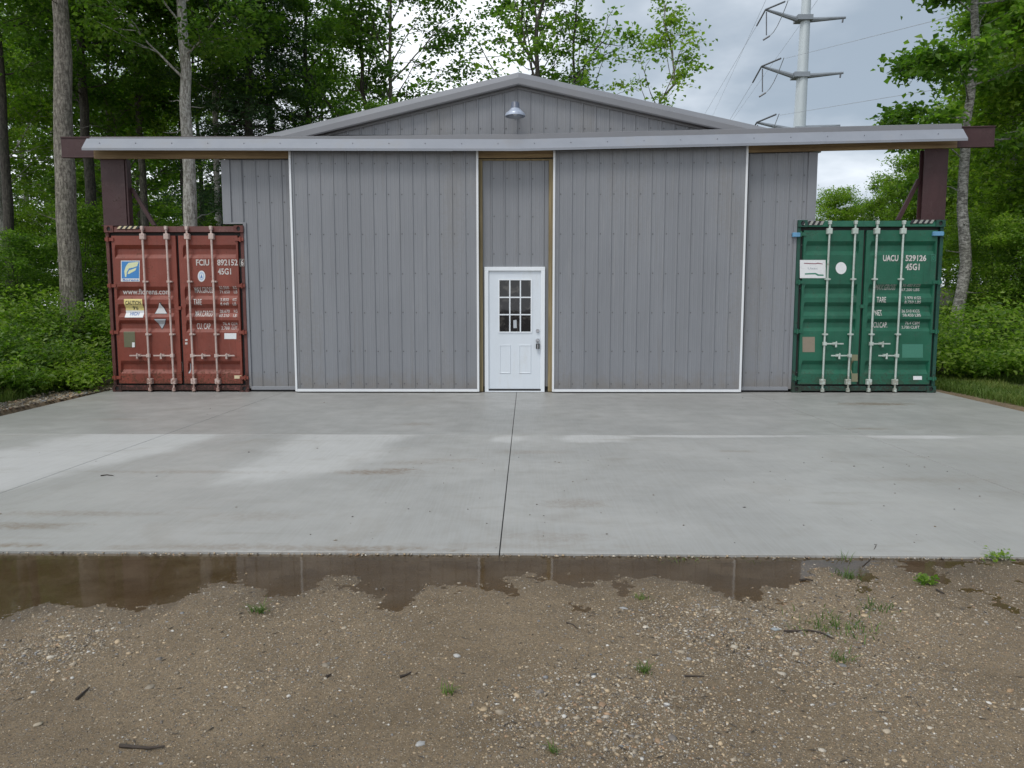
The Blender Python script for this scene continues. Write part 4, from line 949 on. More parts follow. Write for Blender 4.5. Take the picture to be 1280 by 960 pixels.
# ------------------------------------------------------------------ vegetation
def leaf_mesh(name, P, Nn, size, rnd, aspect=.62, fold=.25, seed=0):
    """many small folded leaves: P points, Nn normals, size per leaf"""
    g0 = np.random.default_rng(seed); n = len(P)
    Nn = Nn/np.linalg.norm(Nn, axis=1, keepdims=True)
    a = g0.normal(size=(n,3)); a -= (a*Nn).sum(1, keepdims=True)*Nn; a /= np.linalg.norm(a, axis=1, keepdims=True); b_ = np.cross(Nn, a)
    s = size[:,None]; w_ = s*aspect*.5; f_ = Nn*s*fold*.5
    mid = P+a*s*.45
    v0 = P; v1 = mid+b_*w_-f_*-1; v2 = P+a*s-f_*.6; v3 = mid-b_*w_+f_
    V = np.stack([v0, v1, v2, v3], 1).reshape(-1,3); i = np.arange(n)*4
    F = np.concatenate([np.stack([i, i+1, i+2], -1), np.stack([i, i+2, i+3], -1)])
    return npmesh(name, V, F, False, {'rnd': ('FLOAT', np.repeat(rnd, 4))})
class Tubes:
    def __init__(s): s.V = []; s.F = []; s.n = 0
    def add(s, pts, rs, k):
        pts = np.asarray(pts); d = np.gradient(pts, axis=0); d /= np.linalg.norm(d, axis=1, keepdims=True)+1e-9
        ref = np.where(np.abs(d[:,2:3]) < .9, np.array([[0,0,1.]]), np.array([[1.,0,0]])); a = np.cross(d, ref); a /= np.linalg.norm(a, axis=1, keepdims=True); b_ = np.cross(d, a)
        t_ = np.arange(k)*2*np.pi/k
        V = pts[:,None]+(a[:,None]*np.cos(t_)[None,:,None]+b_[:,None]*np.sin(t_)[None,:,None])*np.asarray(rs)[:,None,None]
        m_ = len(pts); i, j = np.meshgrid(np.arange(m_-1), np.arange(k), indexing='ij')
        F = np.stack([i*k+j, i*k+(j+1)%k, (i+1)*k+(j+1)%k, (i+1)*k+j], -1).reshape(-1,4)+s.n
        s.V.append(V.reshape(-1,3)); s.F.append(F); s.n += m_*k
    def mesh(s, name): return npmesh(name, np.concatenate(s.V), np.concatenate(s.F), True)
def make_tree(seed, H=16, r0=.22, base=4, rad=3.5, limbs=34, leaves=40000, leaf=.13, lean=.3, wob=.25, up=.5, shape='round', dead=4, fork=False, spray=.30):
    g0 = np.random.default_rng(seed); tb = Tubes(); n = 22; zs_ = np.linspace(-.4, H, n)
    wx = np.cumsum(g0.normal(size=n))*wob*.12; wy = np.cumsum(g0.normal(size=n))*wob*.12; wx -= wx[1]; wy -= wy[1]
    tr = np.stack([wx+lean*zs_/H, wy, zs_], -1); rr_ = r0*(1-np.clip(zs_/H,0,1)*.82); rr_[0] *= 1.45; rr_[1] *= 1.12
    rr_ *= 1+g0.normal(size=n)*.03; tb.add(tr, rr_, 12)
    tips, tipd, wts = [], [], []
    def trunk_at(z): return np.array([np.interp(z, zs_, tr[:,0]), np.interp(z, zs_, tr[:,1]), z]), np.interp(z, zs_, rr_)
    for i in range(limbs):
        f = (i+.5)/limbs; z = base+(H*.97-base)*f**.9+g0.normal()*.15; az = i*2.399+g0.normal()*.4
        if shape == 'round': L = rad*(.55+.55*math.sin(math.pi*min(1, .12+f*.85)))*(1-.35*f)*g0.uniform(.65,1.2)
        elif shape == 'cone': L = rad*(1-f*.92)*g0.uniform(.8,1.12)+.15
        else: L = rad*(.9-.5*f)*g0.uniform(.5,1.25)
        el = up*(1+.6*f)+g0.normal()*.15 if shape != 'cone' else g0.normal()*.08-.05
        p0, rt_ = trunk_at(z); m_ = 8; tt = np.linspace(0, 1, m_)
        d = np.array([math.cos(az), math.sin(az), 0]); rise_ = np.sin(el)*L*tt + (.10*L*tt**2 if shape != 'cone' else -.22*L*tt**2)
        pts = p0+d*(np.cos(el)*L*tt)[:,None]+np.array([0,0,1.])*rise_[:,None]+np.cumsum(g0.normal(size=(m_,3))*.035*L/3, axis=0)*(tt[:,None]>0)
        lr = min(rt_*.5, .008+.010*L); tb.add(pts, lr*(1-tt*.8), 5)
        nb_ = max(4, int(L*3.2))
        for j in range(nb_):
            t0 = g0.uniform(.22, 1.0); pb_ = np.array([np.interp(t0, tt, pts[:,k]) for k in range(3)]); a2 = az+g0.choice([-1,1])*g0.uniform(.35,1.25); L2 = L*(.22+.30*(1-t0))*g0.uniform(.6,1.3)+.25
            d2 = np.array([math.cos(a2), math.sin(a2), g0.normal()*.18+(.25 if shape != 'cone' else -.15)]); t2 = np.linspace(0,1,5)
            p2 = pb_+d2*(L2*t2)[:,None]+np.cumsum(g0.normal(size=(5,3))*.03*L2, axis=0)*(t2[:,None]>0); tb.add(p2, lr*.42*(1-t2*.75)+.002, 3)
            for s__ in np.linspace(.25, 1.0, 4):
                tips.append([np.interp(s__, t2, p2[:,k]) for k in range(3)]); tipd.append(d2); wts.append(L2)
    for i in range(dead):
        z = g0.uniform(base*.3, base); p0, rt_ = trunk_at(z); az = g0.uniform(0, 6.3); L = g0.uniform(.3,1.1); tt = np.linspace(0,1,5)
        tb.add(p0+np.array([math.cos(az),math.sin(az),g0.uniform(-.2,.5)])*(L*tt)[:,None]+g0.normal(size=(5,3))*.02, .02*(1-tt*.8), 4)
    tips = np.array(tips); nt = len(tips); per = g0.lognormal(0, 1.15 if shape == 'open' else .8, nt)
    idx = g0.choice(nt, leaves, p=per/per.sum()); clump = g0.uniform(0, 1, nt)
    off = g0.normal(size=(leaves,3))*np.array([spray, spray, spray*.42 if shape != 'cone' else spray*.25])
    off[:,2] -= np.linalg.norm(off[:,:2], axis=1)*(.22 if shape != 'cone' else .45)
    P = tips[idx]+off
    Nn = g0.normal(size=(leaves,3))*.55+np.array([0,0,1.0])
    rnd = np.clip(.5+(clump[idx]-.5)*.6+g0.normal(size=leaves)*.17, 0, 1)
    sz = leaf*g0.uniform(.6, 1.3, leaves)
    return tb.mesh('trunk'), leaf_mesh('crown', P, Nn, sz, rnd, .72 if shape != 'cone' else .22, .3, seed+1)
TYPES = {
 'maple':  make_tree(21, 17, .26, 6.8, 3.6, 36, 20000, .14, spray=.25),
 'maple2': make_tree(22, 18, .22, 4.2, 3.2, 40, 27000, .135, wob=.4, lean=-.4, spray=.27),
 'slim':   make_tree(23, 14, .14, 3.4, 2.4, 30, 18000, .13, wob=.35, up=.7, spray=.25),
 'hemlock':make_tree(24, 16, .22, 1.2, 2.9, 110, 60000, .13, shape='cone', spray=.2, dead=0),
 'bole':   make_tree(33, 18, .25, 8.0, 3.8, 30, 26000, .15, wob=.22, lean=.2, dead=7, spray=.30),
 'bole2':  make_tree(34, 17, .20, 6.6, 3.2, 28, 20000, .14, wob=.55, lean=-.3, dead=6, spray=.28),
 'open':   make_tree(31, 14, .16, 4.0, 3.3, 24, 14000, .14, wob=.3, up=.5, spray=.22),
 'airy':   make_tree(25, 12, .10, 4.5, 3.0, 15, 2300, .14, wob=1.0, up=1.0, shape='open', spray=.17),
 'airy2':  make_tree(26, 10, .085, 4.2, 2.2, 13, 2300, .135, wob=1.2, up=.95, shape='open', spray=.17),
 'sapling':make_tree(27, 5.2, .035, .5, 1.7, 24, 9000, .12, wob=.3, up=.6, spray=.26),
 'round':  make_tree(28, 9, .12, 1.0, 3.0, 40, 24000, .16, wob=.3, up=.6, spray=.32),
 'lumpy':  make_tree(29, 13, .17, 3.4, 1.9, 22, 11500, .165, wob=.3, up=.30, spray=.22),
 'far':    make_tree(30, 14, .16, 2.5, 3.6, 40, 12500, .21, spray=.36),
}
tree_cache = {}
def tree(kind, u, Y, label, bark='bark', leafm='leaf', sc=1.0, rz=None, group=None, vbase=None, sr=1.0, name=None, x=None, v_ref=240):
    """tree whose trunk stands where the photo shows it at height v_ref"""
    if x is None: x = float(at(u, v_ref, Y)[0])
    z = float(ground_z(np.array([x]), np.array([Y]))[0])
    tm, lm = TYPES[kind]
    def variant(me, mk):
        k_ = (me.name, mk)
        if k_ not in tree_cache:
            c = me if not any(kk[0] == me.name for kk in tree_cache) else me.copy()
            c.materials.clear(); c.materials.append(M[mk]); tree_cache[k_] = c
        return tree_cache[k_]
    nm = name or {'hemlock':'hemlock_tree','sapling':'sapling','airy':'young_tree','airy2':'young_tree'}.get(kind, 'maple_tree')
    root = empty(nm, (x, Y, z), label, 'sapling' if kind == 'sapling' else 'tree', group, rz if rz is not None else random.uniform(0, 6.28))
    for part_, me in (('trunk', variant(tm, bark)), ('crown', variant(lm, leafm))):
        o = bpy.data.objects.new(part_, me); C.objects.link(o); o.parent = root
        o.scale = (sc*sr, sc*sr, sc) if part_ == 'trunk' else (sc, sc, sc)
    return root
# left wood, front row: trunks that can be told apart
tree('bole', 80, 18.0, 'thick grey-barked maple, the largest trunk left of the red container', 'bark', 'leaf', 1.05, rz=.6, sr=1.0)
tree('bole2', 119, 24, 'mid-sized dark maple just right of the thickest trunk', 'bark_dark', 'leaf', 1.0, rz=2.0)
tree('bole2', 12, 21, 'dark slender maple at the left edge of the photo', 'bark_dark', 'leaf', .95, rz=4.2, sr=.8)
tree('bole2', 178, 27, 'slender grey trunk between the thickest maple and the pale crooked one', 'bark', 'leaf', 1.05, rz=1.1, sr=.75)
tree('bole2', 248, 20, 'pale crooked trunk rising behind the header above the red container', 'bark_pale', 'leaf', 1.05, rz=3.1, sr=.95)
tree('bole2', 268, 25, 'thin pale trunk just right of the crooked pale one', 'bark_pale', 'leaf', 1.05, rz=5.1, sr=.6)
tree('hemlock', 312, 25.5, 'dark drooping hemlock behind the left end of the garage', 'bark_dark', 'needle', 1.0, rz=.4)
tree('hemlock', 343, 29, 'second dark hemlock, right of and behind the first', 'bark_dark', 'needle', .95, rz=2.6)
tree('slim', 392, 28, 'leafy dark-trunked maple above the lower end of the left roof slope', 'bark_dark', 'leaf', 1.05, rz=2.2)
tree('slim', 400, 33, 'thin maple behind the left slope of the roof', 'bark', 'leaf', .9, rz=.2)
tree('open', 497, 25, 'grey-barked maple rising over the left roof slope', 'bark', 'leaf', 1.0, rz=4.4, sr=.72)
tree('airy', 484, 24.5, 'dark thin trunk touching the grey-barked maple over the roof', 'bark_dark', 'leaf', 1.2, rz=3.5, sr=1.0)
tree('round', 462, 38, 'bright yellow-green tree seen low between roof and maples', 'bark', 'leaf_bright', .82, rz=1.0)
tree('airy', 640, 24, 'sparse young tree with leaning dark stem left above the ridge', 'bark_dark', 'leaf', 1.25, rz=.3)
tree('airy2', 705, 25, 'sparse forked young tree just right of the ridge', 'bark_dark', 'leaf', 1.32, rz=1.9)
tree('airy', 745, 26, 'small young tree with tufted leaves over the right roof slope', 'bark_dark', 'leaf', 1.02, rz=3.6)
tree('airy2', 795, 27, 'thin light green sapling standing farthest right over the roof', 'bark', 'leaf_bright', 1.12, rz=4.9)
# right side
tree('lumpy', 1208, 18.5, 'tall narrow maple with pale trunk right of the green container', 'bark_aspen', 'leaf', 1.05, rz=.9, v_ref=200, sr=.85)
tree('slim', 1262, 22, 'slender pale-trunked tree near the right edge of the photo', 'bark_pale', 'leaf_bright', 1.0, rz=2.7)
tree('round', 1318, 20, 'bushy bright green tree at the right edge of the photo', 'bark', 'leaf_bright', 1.0, rz=.6)
tree('open', 1255, 27, 'bright green tree on the bank behind the tall narrow maple', 'bark', 'leaf_bright', .80, rz=3.4)
for i, (u, Y, sc) in enumerate(((1040,44,.66),(1085,47,.62),(1120,42,.66),(1158,36,.72),(1190,40,.9),(1225,34,.85))):
    tree('round', u, Y, ['pale green tree top at the left of the gap above the green container','bushy green tree top in the middle of the gap above the green container','low yellow-green tree top in the gap above the green container','green tree half hidden by the right gantry post','green tree behind the foot of the tall narrow maple','leafy tree on the bank right of the right gantry post'][i], 'bark', 'leaf_bright' if i != 1 else 'leaf', sc, rz=i*1.3)
# deeper trees of the left wood, nothing tells them apart
k = 0
for Y in (29, 37, 48):
    step = {29: 105, 37: 88, 48: 76}[Y]
    for u in range(-190, 290 if Y > 30 else 240, step):
        uu = u+rng.uniform(-20, 20); kd = ['far', 'bole2', 'maple2', 'far', 'bole2', 'round'][k % 6]
        tree(kd, uu, Y+rng.uniform(-2.5, 2.5), 'green maple deep in the dense wood on the left', ['bark','bark_dark','bark_pale'][k % 3], 'leaf' if k % 2 else 'leaf_bright', rng.uniform(.8, 1.1), group='maples deep in the left wood'); k += 1  # every other crown gets brighter leaves, painting light patches into the wood
for i, u in enumerate((1240, 1285, 1330, 1375)):
    tree('far', u, 33+i*3.5, 'green tree in the wood behind the right bank', 'bark', 'leaf_bright', rng.uniform(.6,.8), group='trees behind the right bank')
for i in range(9):
    tree('round', -150+i*50, 44+(i % 3)*3, 'low leafy tree at the back of the left wood', 'bark_dark', 'leaf_bright', .7+.05*(i % 3), group='low trees at the back of the left wood', v_ref=380)
# saplings under the trees
sp_l = [(-40,17.5),(25,19.5),(48,22),(112,21),(140,22.5),(205,23),(225,25),(-90,20),(30,25),(165,24.5),(-120,17),(-10,22),(290,24)]
for i, (u, Y) in enumerate(sp_l):
    tree('sapling', u, Y, 'leafy green sapling in the undergrowth left of the red container', 'bark_dark', 'leaf' if i % 3 else 'leaf_under', rng.uniform(.45, .75), group='saplings in the left undergrowth', v_ref=400)
for i, (u, Y) in enumerate(((1235,19),(1265,18),(1300,17.5),(1250,21),(1225,23),(1285,22.5),(1330,19),(1205,21.5))):
    tree('sapling', u, Y, 'leafy green sapling on the right bank', 'bark_dark', 'leaf_bright' if i % 2 else 'leaf_under', rng.uniform(.5, .85), group='saplings on the right bank', v_ref=400)

# undergrowth: arching leafy stems covering the ground
def undergrowth(name, spots, seed, leafm, label, hmin, hmax, per=300, leaf=.085):
    g0 = np.random.default_rng(seed); P, Nn, S, Rn = [], [], [], []; tb = Tubes()
    for (x, y) in spots:
        z = float(ground_z(np.array([x]), np.array([y]))[0]); h = (hmin+(hmax-hmin)*np.clip((float(vnoise(x, y, .7, seed+2, 3))-.28)*2.2, 0, 1))*g0.uniform(.7,1.35); tone = g0.uniform(.0,.95)
        for s__ in range(5):
            az = g0.uniform(0, 6.28); L = h*g0.uniform(.5, .9); tt = np.linspace(0, 1, 6)
            pts = np.array([x,y,z])+np.stack([math.cos(az)*L*tt**1.4, math.sin(az)*L*tt**1.4, h*(1.3*tt-.45*tt**2)*g0.uniform(.6,1.1)], -1)
            tb.add(pts, .006*(1-.7*tt)+.001, 3); m_ = per//5; ti = g0.uniform(.25, 1, m_)
            pp = np.stack([np.interp(ti, tt, pts[:,k]) for k in range(3)], -1)+g0.normal(size=(m_,3))*np.array([.13,.13,.05])
            P.append(pp); Nn.append(g0.normal(size=(m_,3))*.45+np.array([0,-.15,1])); S.append(leaf*g0.uniform(.5,1.35,m_)); Rn.append(np.clip(tone+g0.normal(size=m_)*.16, 0, 1))
    me = leaf_mesh(name, np.concatenate(P), np.concatenate(Nn), np.concatenate(S), np.concatenate(Rn), .6, .25, seed)
    o = tag(link(name, me, M[leafm]), label, 'undergrowth', kind='stuff')
    return o
g1 = np.random.default_rng(5)
sl = []
while len(sl) < 620:
    x = g1.uniform(-17, -7.7); y = g1.uniform(9.5, 20)
    lim = -7.9-(13.5-y)*.05 if y < 13.2 else -7.55
    if x > lim-.35*vnoise(x, y, 1.2, 33): continue
    if x > -9.2+ (y-11)*.4 and y < 12 and g1.random() < .6: continue
    sl.append((x, y))
undergrowth('undergrowth', sl, 40, 'leaf_under', 'dense bright green undergrowth between the slab and the left wood', .25, 1.75, 300, .095)
sr_ = []
while len(sr_) < 330:
    x = g1.uniform(8.1, 18); y = g1.uniform(12.5, 22)
    if x < 9.6 and y < 14.6: continue
    if vnoise(x, y, .5, 44) < .40: continue
    sr_.append((x, y))
undergrowth('undergrowth', sr_, 41, 'leaf_under', 'bright green undergrowth growing up the bank on the right', .3, 1.7, 300, .095)
# grass
def grass(name, pts, seed, h, label, w_=.006, m='grass', flop=(.2,.9)):
    g0 = np.random.default_rng(seed); n = len(pts); x, y = pts[:,0], pts[:,1]; z = ground_z(x, y)
    az = g0.uniform(0, 6.28, n); L = h*g0.uniform(.4, 1.2, n); bend = g0.uniform(*flop, n)*L; ww = w_*g0.uniform(.6,1.5,n)
    c, s__ = np.cos(az), np.sin(az); px, py = -s__*ww, c*ww
    v0 = np.stack([x-px, y-py, z], -1); v1 = np.stack([x+px, y+py, z], -1)
    m1 = np.stack([x+c*bend*.3-px*.7, y+s__*bend*.3-py*.7, z+L*.6], -1); m2 = np.stack([x+c*bend*.3+px*.7, y+s__*bend*.3+py*.7, z+L*.6], -1)
    tp_ = np.stack([x+c*bend, y+s__*bend, z+L*.9], -1)
    V = np.stack([v0,v1,m1,m2,tp_],1).reshape(-1,3); i = np.arange(n)*5
    F = np.concatenate([np.stack([i,i+1,i+3],-1), np.stack([i,i+3,i+2],-1), np.stack([i+2,i+3,i+4],-1)])
    tone = vnoise(x, y, 1.2, seed)*.9+.05+g0.normal(size=n)*.15
    o = link(name, npmesh(name, V, F, False, {'rnd': ('FLOAT', np.repeat(np.clip(tone,0,1),5))}), M[m]); return o
p = np.stack([g1.uniform(7.65, 13, 60000), g1.uniform(8.5, 16.5, 60000)], -1); p = p[(p[:,0] > 7.6+.25*vnoise(p[:,0]*0, p[:,1], 1, 50)) & (vnoise(p[:,0], p[:,1], .9, 51) > .36)]
tag(grass('grass', p, 52, .16, ''), 'rough yellow-green grass beside the green container', 'grass', kind='stuff')
p = np.stack([g1.uniform(-13, -7.9, 45000), g1.uniform(8.5, 14.5, 45000)], -1); p = p[(p[:,0] < -8.0-.5*vnoise(p[:,0]*0, p[:,1], .8, 60)) & (vnoise(p[:,0], p[:,1], .9, 61) > .40)]
tag(grass('grass', p, 62, .20, ''), 'green grass along the left gravel margin', 'grass', kind='stuff')

# ------------------------------------------------------------------ gravel, loose stones, twigs, weeds
ico = bmesh.new(); bmesh.ops.create_icosphere(ico, subdivisions=1, radius=1); IV = np.array([v.co[:] for v in ico.verts]); IF = np.array([[v.index for v in f.verts] for f in ico.faces]); ico.free()
OV = np.array([(1,0,0),(-1,0,0),(0,1,0),(0,-1,0),(0,0,1),(0,0,-1)], float); OF = np.array([(0,2,4),(2,1,4),(1,3,4),(3,0,4),(2,0,5),(1,2,5),(3,1,5),(0,3,5)])
ico2 = bmesh.new(); bmesh.ops.create_icosphere(ico2, subdivisions=2, radius=1); IV2 = np.array([v.co[:] for v in ico2.verts]); IF2 = np.array([[v.index for v in f.verts] for f in ico2.faces]); ico2.free()
PAL = np.array([(.37,.31,.23),(.26,.22,.165),(.50,.45,.37),(.18,.16,.14),(.46,.35,.22),(.20,.20,.20),(.58,.56,.52),(.34,.22,.13),(.26,.26,.265),(.13,.11,.09)])
def stones(P, rad, seed, BV, BF, squash=.6):
    g0 = np.random.default_rng(seed); n = len(P); k = len(BV)
    sc = rad[:,None]*np.stack([g0.uniform(.8,1.5,n), g0.uniform(.7,1.1,n), g0.uniform(.45,.85,n)*squash/.6], -1)
    jit = 1+g0.normal(size=(n,k,1))*.15
    V = BV[None]*jit*sc[:,None]; a = g0.uniform(0, 6.28, n); c, s__ = np.cos(a)[:,None], np.sin(a)[:,None]
    Vx = V[...,0]*c-V[...,1]*s__; Vy = V[...,0]*s__+V[...,1]*c; V = np.stack([Vx, Vy, V[...,2]], -1)+P[:,None]
    F = (BF[None]+np.arange(n)[:,None,None]*k).reshape(-1,3)
    col = PAL[g0.choice(len(PAL), n, p=[.24,.18,.08,.10,.17,.06,.03,.07,.02,.05])]*g0.uniform(.75,1.15,(n,1)); col = np.concatenate([col, np.ones((n,1))], 1)
    return V.reshape(-1,3), F, np.repeat(col, k, 0)
def density(x, y):
    d = vnoise(x, y, .9, 70)*.75
    for u, v, s__, a in ((870,795,.30,1.0),(950,800,.35,1.3),(905,780,.3,.8),(760,780,.3,.7),(700,860,.25,.6),(760,930,.30,.7),(640,900,.25,.8),(40,830,.35,1.0),(90,800,.25,.7),(1120,860,.45,.7),(820,900,.35,.8),(1080,760,.6,.5),(330,850,.3,.4),(450,800,.5,.35)):
        c = onz(u, v, -.03); d = d+a*np.exp(-((x-c[0])**2+((y-c[1])*.9)**2)/(2*(s__*.6)**2))
    return d+.12
def scatter(n, sd, lo, hi, power=1.5):
    g0 = np.random.default_rng(sd); out = []; tot = 0
    while tot < n:
        y = 1.6+2.8*g0.random(60000)**1.0; x = g0.uniform(-1, 1, 60000)*(y*.72+.35); d = density(x, y)
        keep = (g0.random(60000) < np.clip((d-.12)/1.6, 0, 1)**power) & (ground_z(x, y) > -.0185)
        out.append(np.stack([x[keep], y[keep]], -1)); tot += keep.sum()
    p = np.concatenate(out)[:n]; r_ = np.exp(g0.uniform(math.log(lo), math.log(hi), n)); return p, r_
Vs, Fs, Cs, nn = [], [], [], 0
for (n, sd, lo, hi, B_, squash, pw__) in ((95000, 1, .0014, .0036, (OV, OF), .6, .7), (11000, 2, .0034, .0065, (IV, IF), .6, 1.6), (900, 3, .0065, .0115, (IV, IF), .55, 2.0), (40, 4, .014, .018, (IV2, IF2), .5, 3.0)):
    p, r_ = scatter(n, sd, lo, hi, pw__); z = ground_z(p[:,0], p[:,1]); P3 = np.stack([p[:,0], p[:,1], z-r_*.05], -1)
    v, f, c = stones(P3, r_, sd+100, *B_, squash); Vs.append(v); Fs.append(f+nn); Cs.append(c); nn += len(v)
m, t, b, _ = mat_new('pebble'); ca = t.new('ShaderNodeAttribute', attribute_name='col').outputs['Color']; nz_ = t.noise(geo_co(t), 250, 3, .6)
t.l.new(t.mix(t.ramp(nz_, .4, .7, 0, .4), ca, (.14,.11,.08,1)), b.inputs['Base Color']); b.inputs['Roughness'].default_value = .55; M['pebble'] = m
gme = npmesh('gravel', np.concatenate(Vs), np.concatenate(Fs), True, {'col': ('FLOAT_COLOR', np.concatenate(Cs))})
tag(link('gravel', gme, m), 'scattered tan and grey pebbles bedded in the wet driveway', 'gravel', kind='stuff')
# a rim of small stones and white chips along the slab edge and the left margin
g2 = np.random.default_rng(90); n = 2600
y = g2.uniform(7.5, 14, n); x = -(np.interp(y, [4.45,13.9], [6.75,7.56]))-.03-np.abs(g2.normal(size=n))*.45
P3 = np.stack([x, y, ground_z(x, y)+.004], -1); v, f, c = stones(P3, np.exp(g2.uniform(math.log(.006), math.log(.035), n)), 91, IV, IF)
tag(link('gravel', npmesh('margin_gravel', v, f, True, {'col': ('FLOAT_COLOR', c)}), M['pebble']), 'loose gravel along the left edge of the concrete', 'gravel', kind='stuff')
y = g2.uniform(0, 1, 700); x = g2.uniform(-4.4, 4.4, 700); y = front(x)-.006-np.abs(g2.normal(size=700))*.018
P3 = np.stack([x, y, np.maximum(ground_z(x, y), -.018)+.008], -1); v, f, c = stones(P3, np.exp(g2.uniform(math.log(.003), math.log(.009), 700)), 92, IV, IF)
tag(link('gravel', npmesh('edge_gravel', v, f, True, {'col': ('FLOAT_COLOR', c)}), M['pebble']), 'line of grit and pebbles against the front edge of the concrete', 'gravel', kind='stuff')
# larger single stones
big_stones = [(525,935,.022,'flat pale stone lying at the bottom centre-left of the driveway',(.55,.55,.54)),(968,795,.020,'pale blue-grey stone at the head of the pebble patch',(.38,.43,.45)),(918,816,.022,'cream stone in the middle of the pebble patch',(.60,.53,.42)),
 (780,766,.020,'grey-white stone just below the puddle, right of centre',(.48,.49,.50)),(571,828,.020,'white angular stone left of the centre',(.60,.60,.58)),(742,852,.015,'dark slate stone left of the pebble patch',(.10,.11,.12)),(1262,872,.016,'orange-tan stone near the right edge',(.50,.33,.18)),
 (42,873,.013,'small white stone at the lower left',(.62,.60,.55)),(48,915,.016,'cream pebble above the lower left corner',(.52,.44,.32)),(1232,783,.014,'pale stone below the puddle at the far right',(.60,.56,.50)),(822,934,.016,'orange pebble at the bottom right of the centre',(.45,.30,.18)),(1035,800,.014,'grey stone right of the twig',(.3,.31,.32)),(1105,907,.014,'light round pebble low on the right',(.52,.48,.40))]
for i, (u, v_, r_, lab, col) in enumerate(big_stones):
    c = onz(u, v_, -.03); z = float(ground_z(np.array([c[0]]), np.array([c[1]]))[0])
    v, f, cc = stones(np.array([[0,0,0.]]), np.array([r_*.72]), 200+i, IV2, IF2, .5); cc[:] = [c_*.68 for c_ in col]+[1]
    o = link('stone', npmesh('stone', v, f, True, {'col': ('FLOAT_COLOR', cc)}), M['pebble'], None, (c[0], c[1], z+r_*.02)); tag(o, lab, 'stone')
M['twig'] = paint('dark_twig', (.045,.034,.026), .8, (.1,.08,.06), .4, 30, streak=False)
def twig(pts, r_, label):
    P_ = []
    for u, v_ in pts:
        c = onz(u, v_, -.02); zz__ = 0.0 if c[1] > 4.5 else float(ground_z(np.array([c[0]]), np.array([c[1]]))[0]); P_.append((c[0], c[1], zz__+r_*1.0))
    tag(MB().tube(P_, [r_*(1-.5*i/(len(P_)-1)) for i in range(len(P_))], 6).build('twig', M['twig'], None, smooth=True), label, 'twig')
twig([(980,796),(995,795),(1012,794),(1028,797),(1040,803)], .006, 'curved dark twig beside the pebble patch on the right')
twig([(1000,727),(1008,726),(1016,728)], .007, 'short dark twig below the puddle, right of the water')
twig([(96,880),(104,872),(112,865)], .006, 'thin brown twig lying at the lower left')
twig([(150,938),(170,940),(186,942),(206,940)], .007, 'dark crumbling twig at the very bottom left')
twig([(500,851),(507,849),(514,846)], .006, 'short black stick on the ground left of centre')
twig([(855,850),(868,851),(880,851)], .004, 'straight thin stick below the pebble patch')
twig([(1170,740),(1180,745)], .006, 'short dark stick at the far right below the puddle')
twig([(708,783),(716,786),(722,790)], .004, 'thin twig between the puddle and the pebble patch')
twig([(126,598),(134,597),(142,598)], .006, 'dark twig lying on the pale dry part of the slab')
twig([(1078,709),(1086,702),(1095,686)], .004, 'thin upright grass stalk at the slab edge')
twig([(408,854),(414,850)], .006, 'tiny stick on the gravel left of centre')
# small dark debris on concrete and gravel
g3 = np.random.default_rng(77); n = 150; x = g3.uniform(-5.5, 5.5, n); y = g3.uniform(4.55, 12.5, n); x[:70] = g3.uniform(-1.5, 4, 70); y[:70] = g3.uniform(4.5, 7.5, 70)
v, f, c = stones(np.stack([x, y, np.full(n, .002)], -1), np.exp(g3.uniform(math.log(.003), math.log(.012), n)), 78, OV, OF, .4); c[:,:3] *= .35
tag(link('debris', npmesh('debris', v, f, False, {'col': ('FLOAT_COLOR', c)}), M['pebble']), 'tiny dark crumbs of soil and leaf scattered over the slab', 'debris', kind='stuff')
x, y = scatter(900, 55, .1, .2)[0].T; n = len(x)
v, f, c = stones(np.stack([x, y, ground_z(x, y)+.003], -1), np.exp(g3.uniform(math.log(.002), math.log(.008), n)), 79, OV*np.array([2.2,.6,.5]), OF, .6); c[:,:3] = np.array([.035,.028,.02])
tag(link('debris', npmesh('debris', v, f, False, {'col': ('FLOAT_COLOR', c)}), M['pebble']), 'bits of bark and dark twig litter among the pebbles', 'debris', kind='stuff')
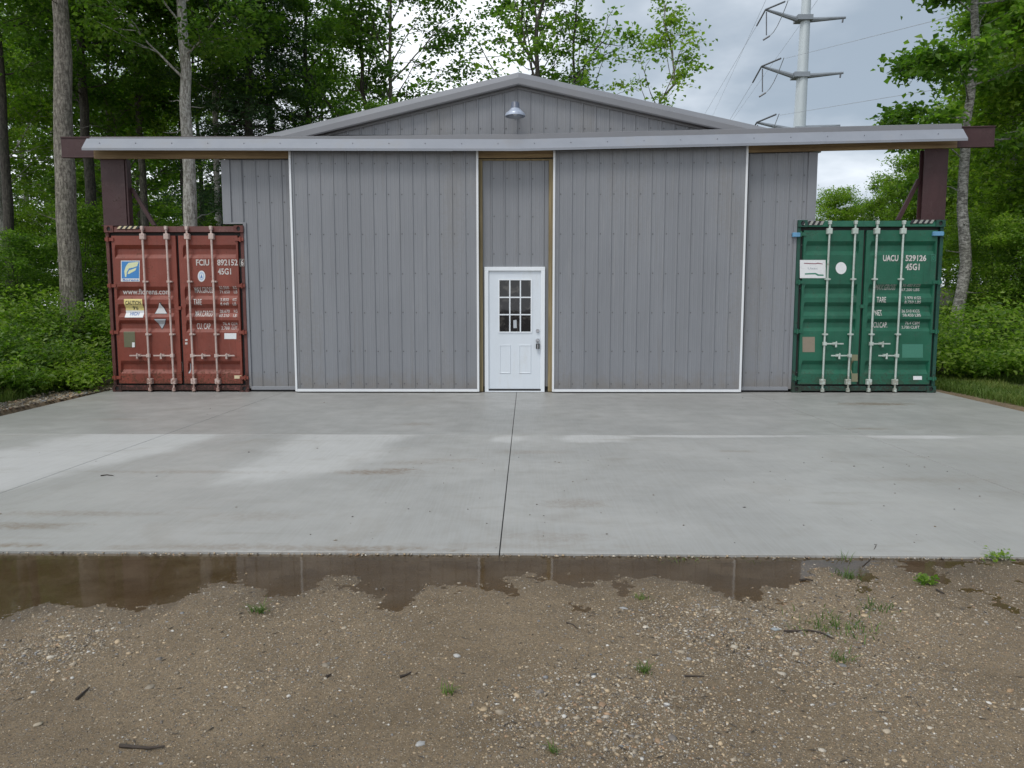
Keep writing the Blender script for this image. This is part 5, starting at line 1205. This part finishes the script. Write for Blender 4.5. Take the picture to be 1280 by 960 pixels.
# weeds
def weed(u, v_, n, spread, h, label, leafy=False, sd=0):
    c = onz(u, v_, -.015); c[1] = min(c[1], float(front(c[0]))-.03); g0 = np.random.default_rng(300+sd)
    if leafy:
        z = float(ground_z(np.array([c[0]]), np.array([c[1]]))[0]); P_ = np.stack([g0.normal(size=n)*spread, g0.normal(size=n)*spread*.7, g0.uniform(0.01, h, n)], -1)
        me = leaf_mesh('weed', P_, g0.normal(size=(n,3))*.5+np.array([0,0,1]), .03*g0.uniform(.6,1.4,n), g0.uniform(.3,1,n), .6, .2, sd)
        co_ = np.empty(len(me.vertices)*3, np.float32); me.vertices.foreach_get('co', co_); co_ = co_.reshape(-1, 3); k4 = len(co_)
        V_ = [tuple(p_) for p_ in co_]+[(0,0,0)]; F_ = []
        for i_ in range(n):
            b0 = i_*4; V_.append(tuple(co_[b0]+np.array([.0015,0,0]))); F_ += [(b0,b0+1,b0+2), (b0,b0+2,b0+3), (k4,b0,len(V_)-1)]
        rv = np.concatenate([np.repeat(g0.uniform(.3,1,n), 4), np.full(len(V_)-k4, .4)])
        me = npmesh('weed', V_, F_, False, {'rnd': ('FLOAT', rv)}); o = link('weed', me, M['leaf_under'], None, (c[0], c[1], max(z, -.014)))
    else:
        p = np.stack([c[0]+g0.normal(size=n)*spread, c[1]+g0.normal(size=n)*spread*.8], -1); o = grass('weed', p, 300+sd, h, '', .0022, 'grass_green', (.5,1.9))
        vv = o.data.vertices; 
    if spread > .08: o.name = 'grass'; tag(o, label, 'grass', kind='stuff')
    else: tag(o, label, 'weed')
    return o
M['grass_green'] = leafmat('weed_blade', (.045,.085,.020), (.095,.15,.032), (.17,.22,.055), .3, .5)
weed(325,768,55,.022,.05,'tuft of grass in the gravel below the puddle on the left')
weed(1045,785,190,.10,.04,'wide grass patch beside the twig on the right',sd=1); weed(855,694,60,.07,.04,'flat grass tuft at the slab edge right of centre',sd=2)
weed(1052,696,30,.02,.06,'small weed standing at the slab edge above the thin stalk',sd=3); weed(1060,722,45,.03,.055,'yellowish weed at the right tip of the puddle',sd=4); weed(1095,763,40,.05,.04,'low grass tuft above the wide grass patch',sd=5)
weed(1155,731,60,.03,.035,'leafy weed in front of the small muddy puddle',True,6); weed(1230,692,55,.045,.06,'leafy weed by the slab edge at the far right',True,7)
weed(805,842,40,.016,.04,'dark little tuft left of the pebble patch',sd=8); weed(560,870,25,.012,.035,'small grass tuft low left of centre',sd=9); weed(692,942,20,.010,.03,'tiny tuft at the bottom centre',sd=10)
weed(1050,828,32,.03,.035,'thin grass strands below the wide grass patch',sd=11); weed(802,750,30,.02,.03,'tiny yellow-green weed just below the puddle',sd=12); weed(942,700,25,.03,.025,'low weed at the slab edge beside the dark puddle lobe',sd=13)
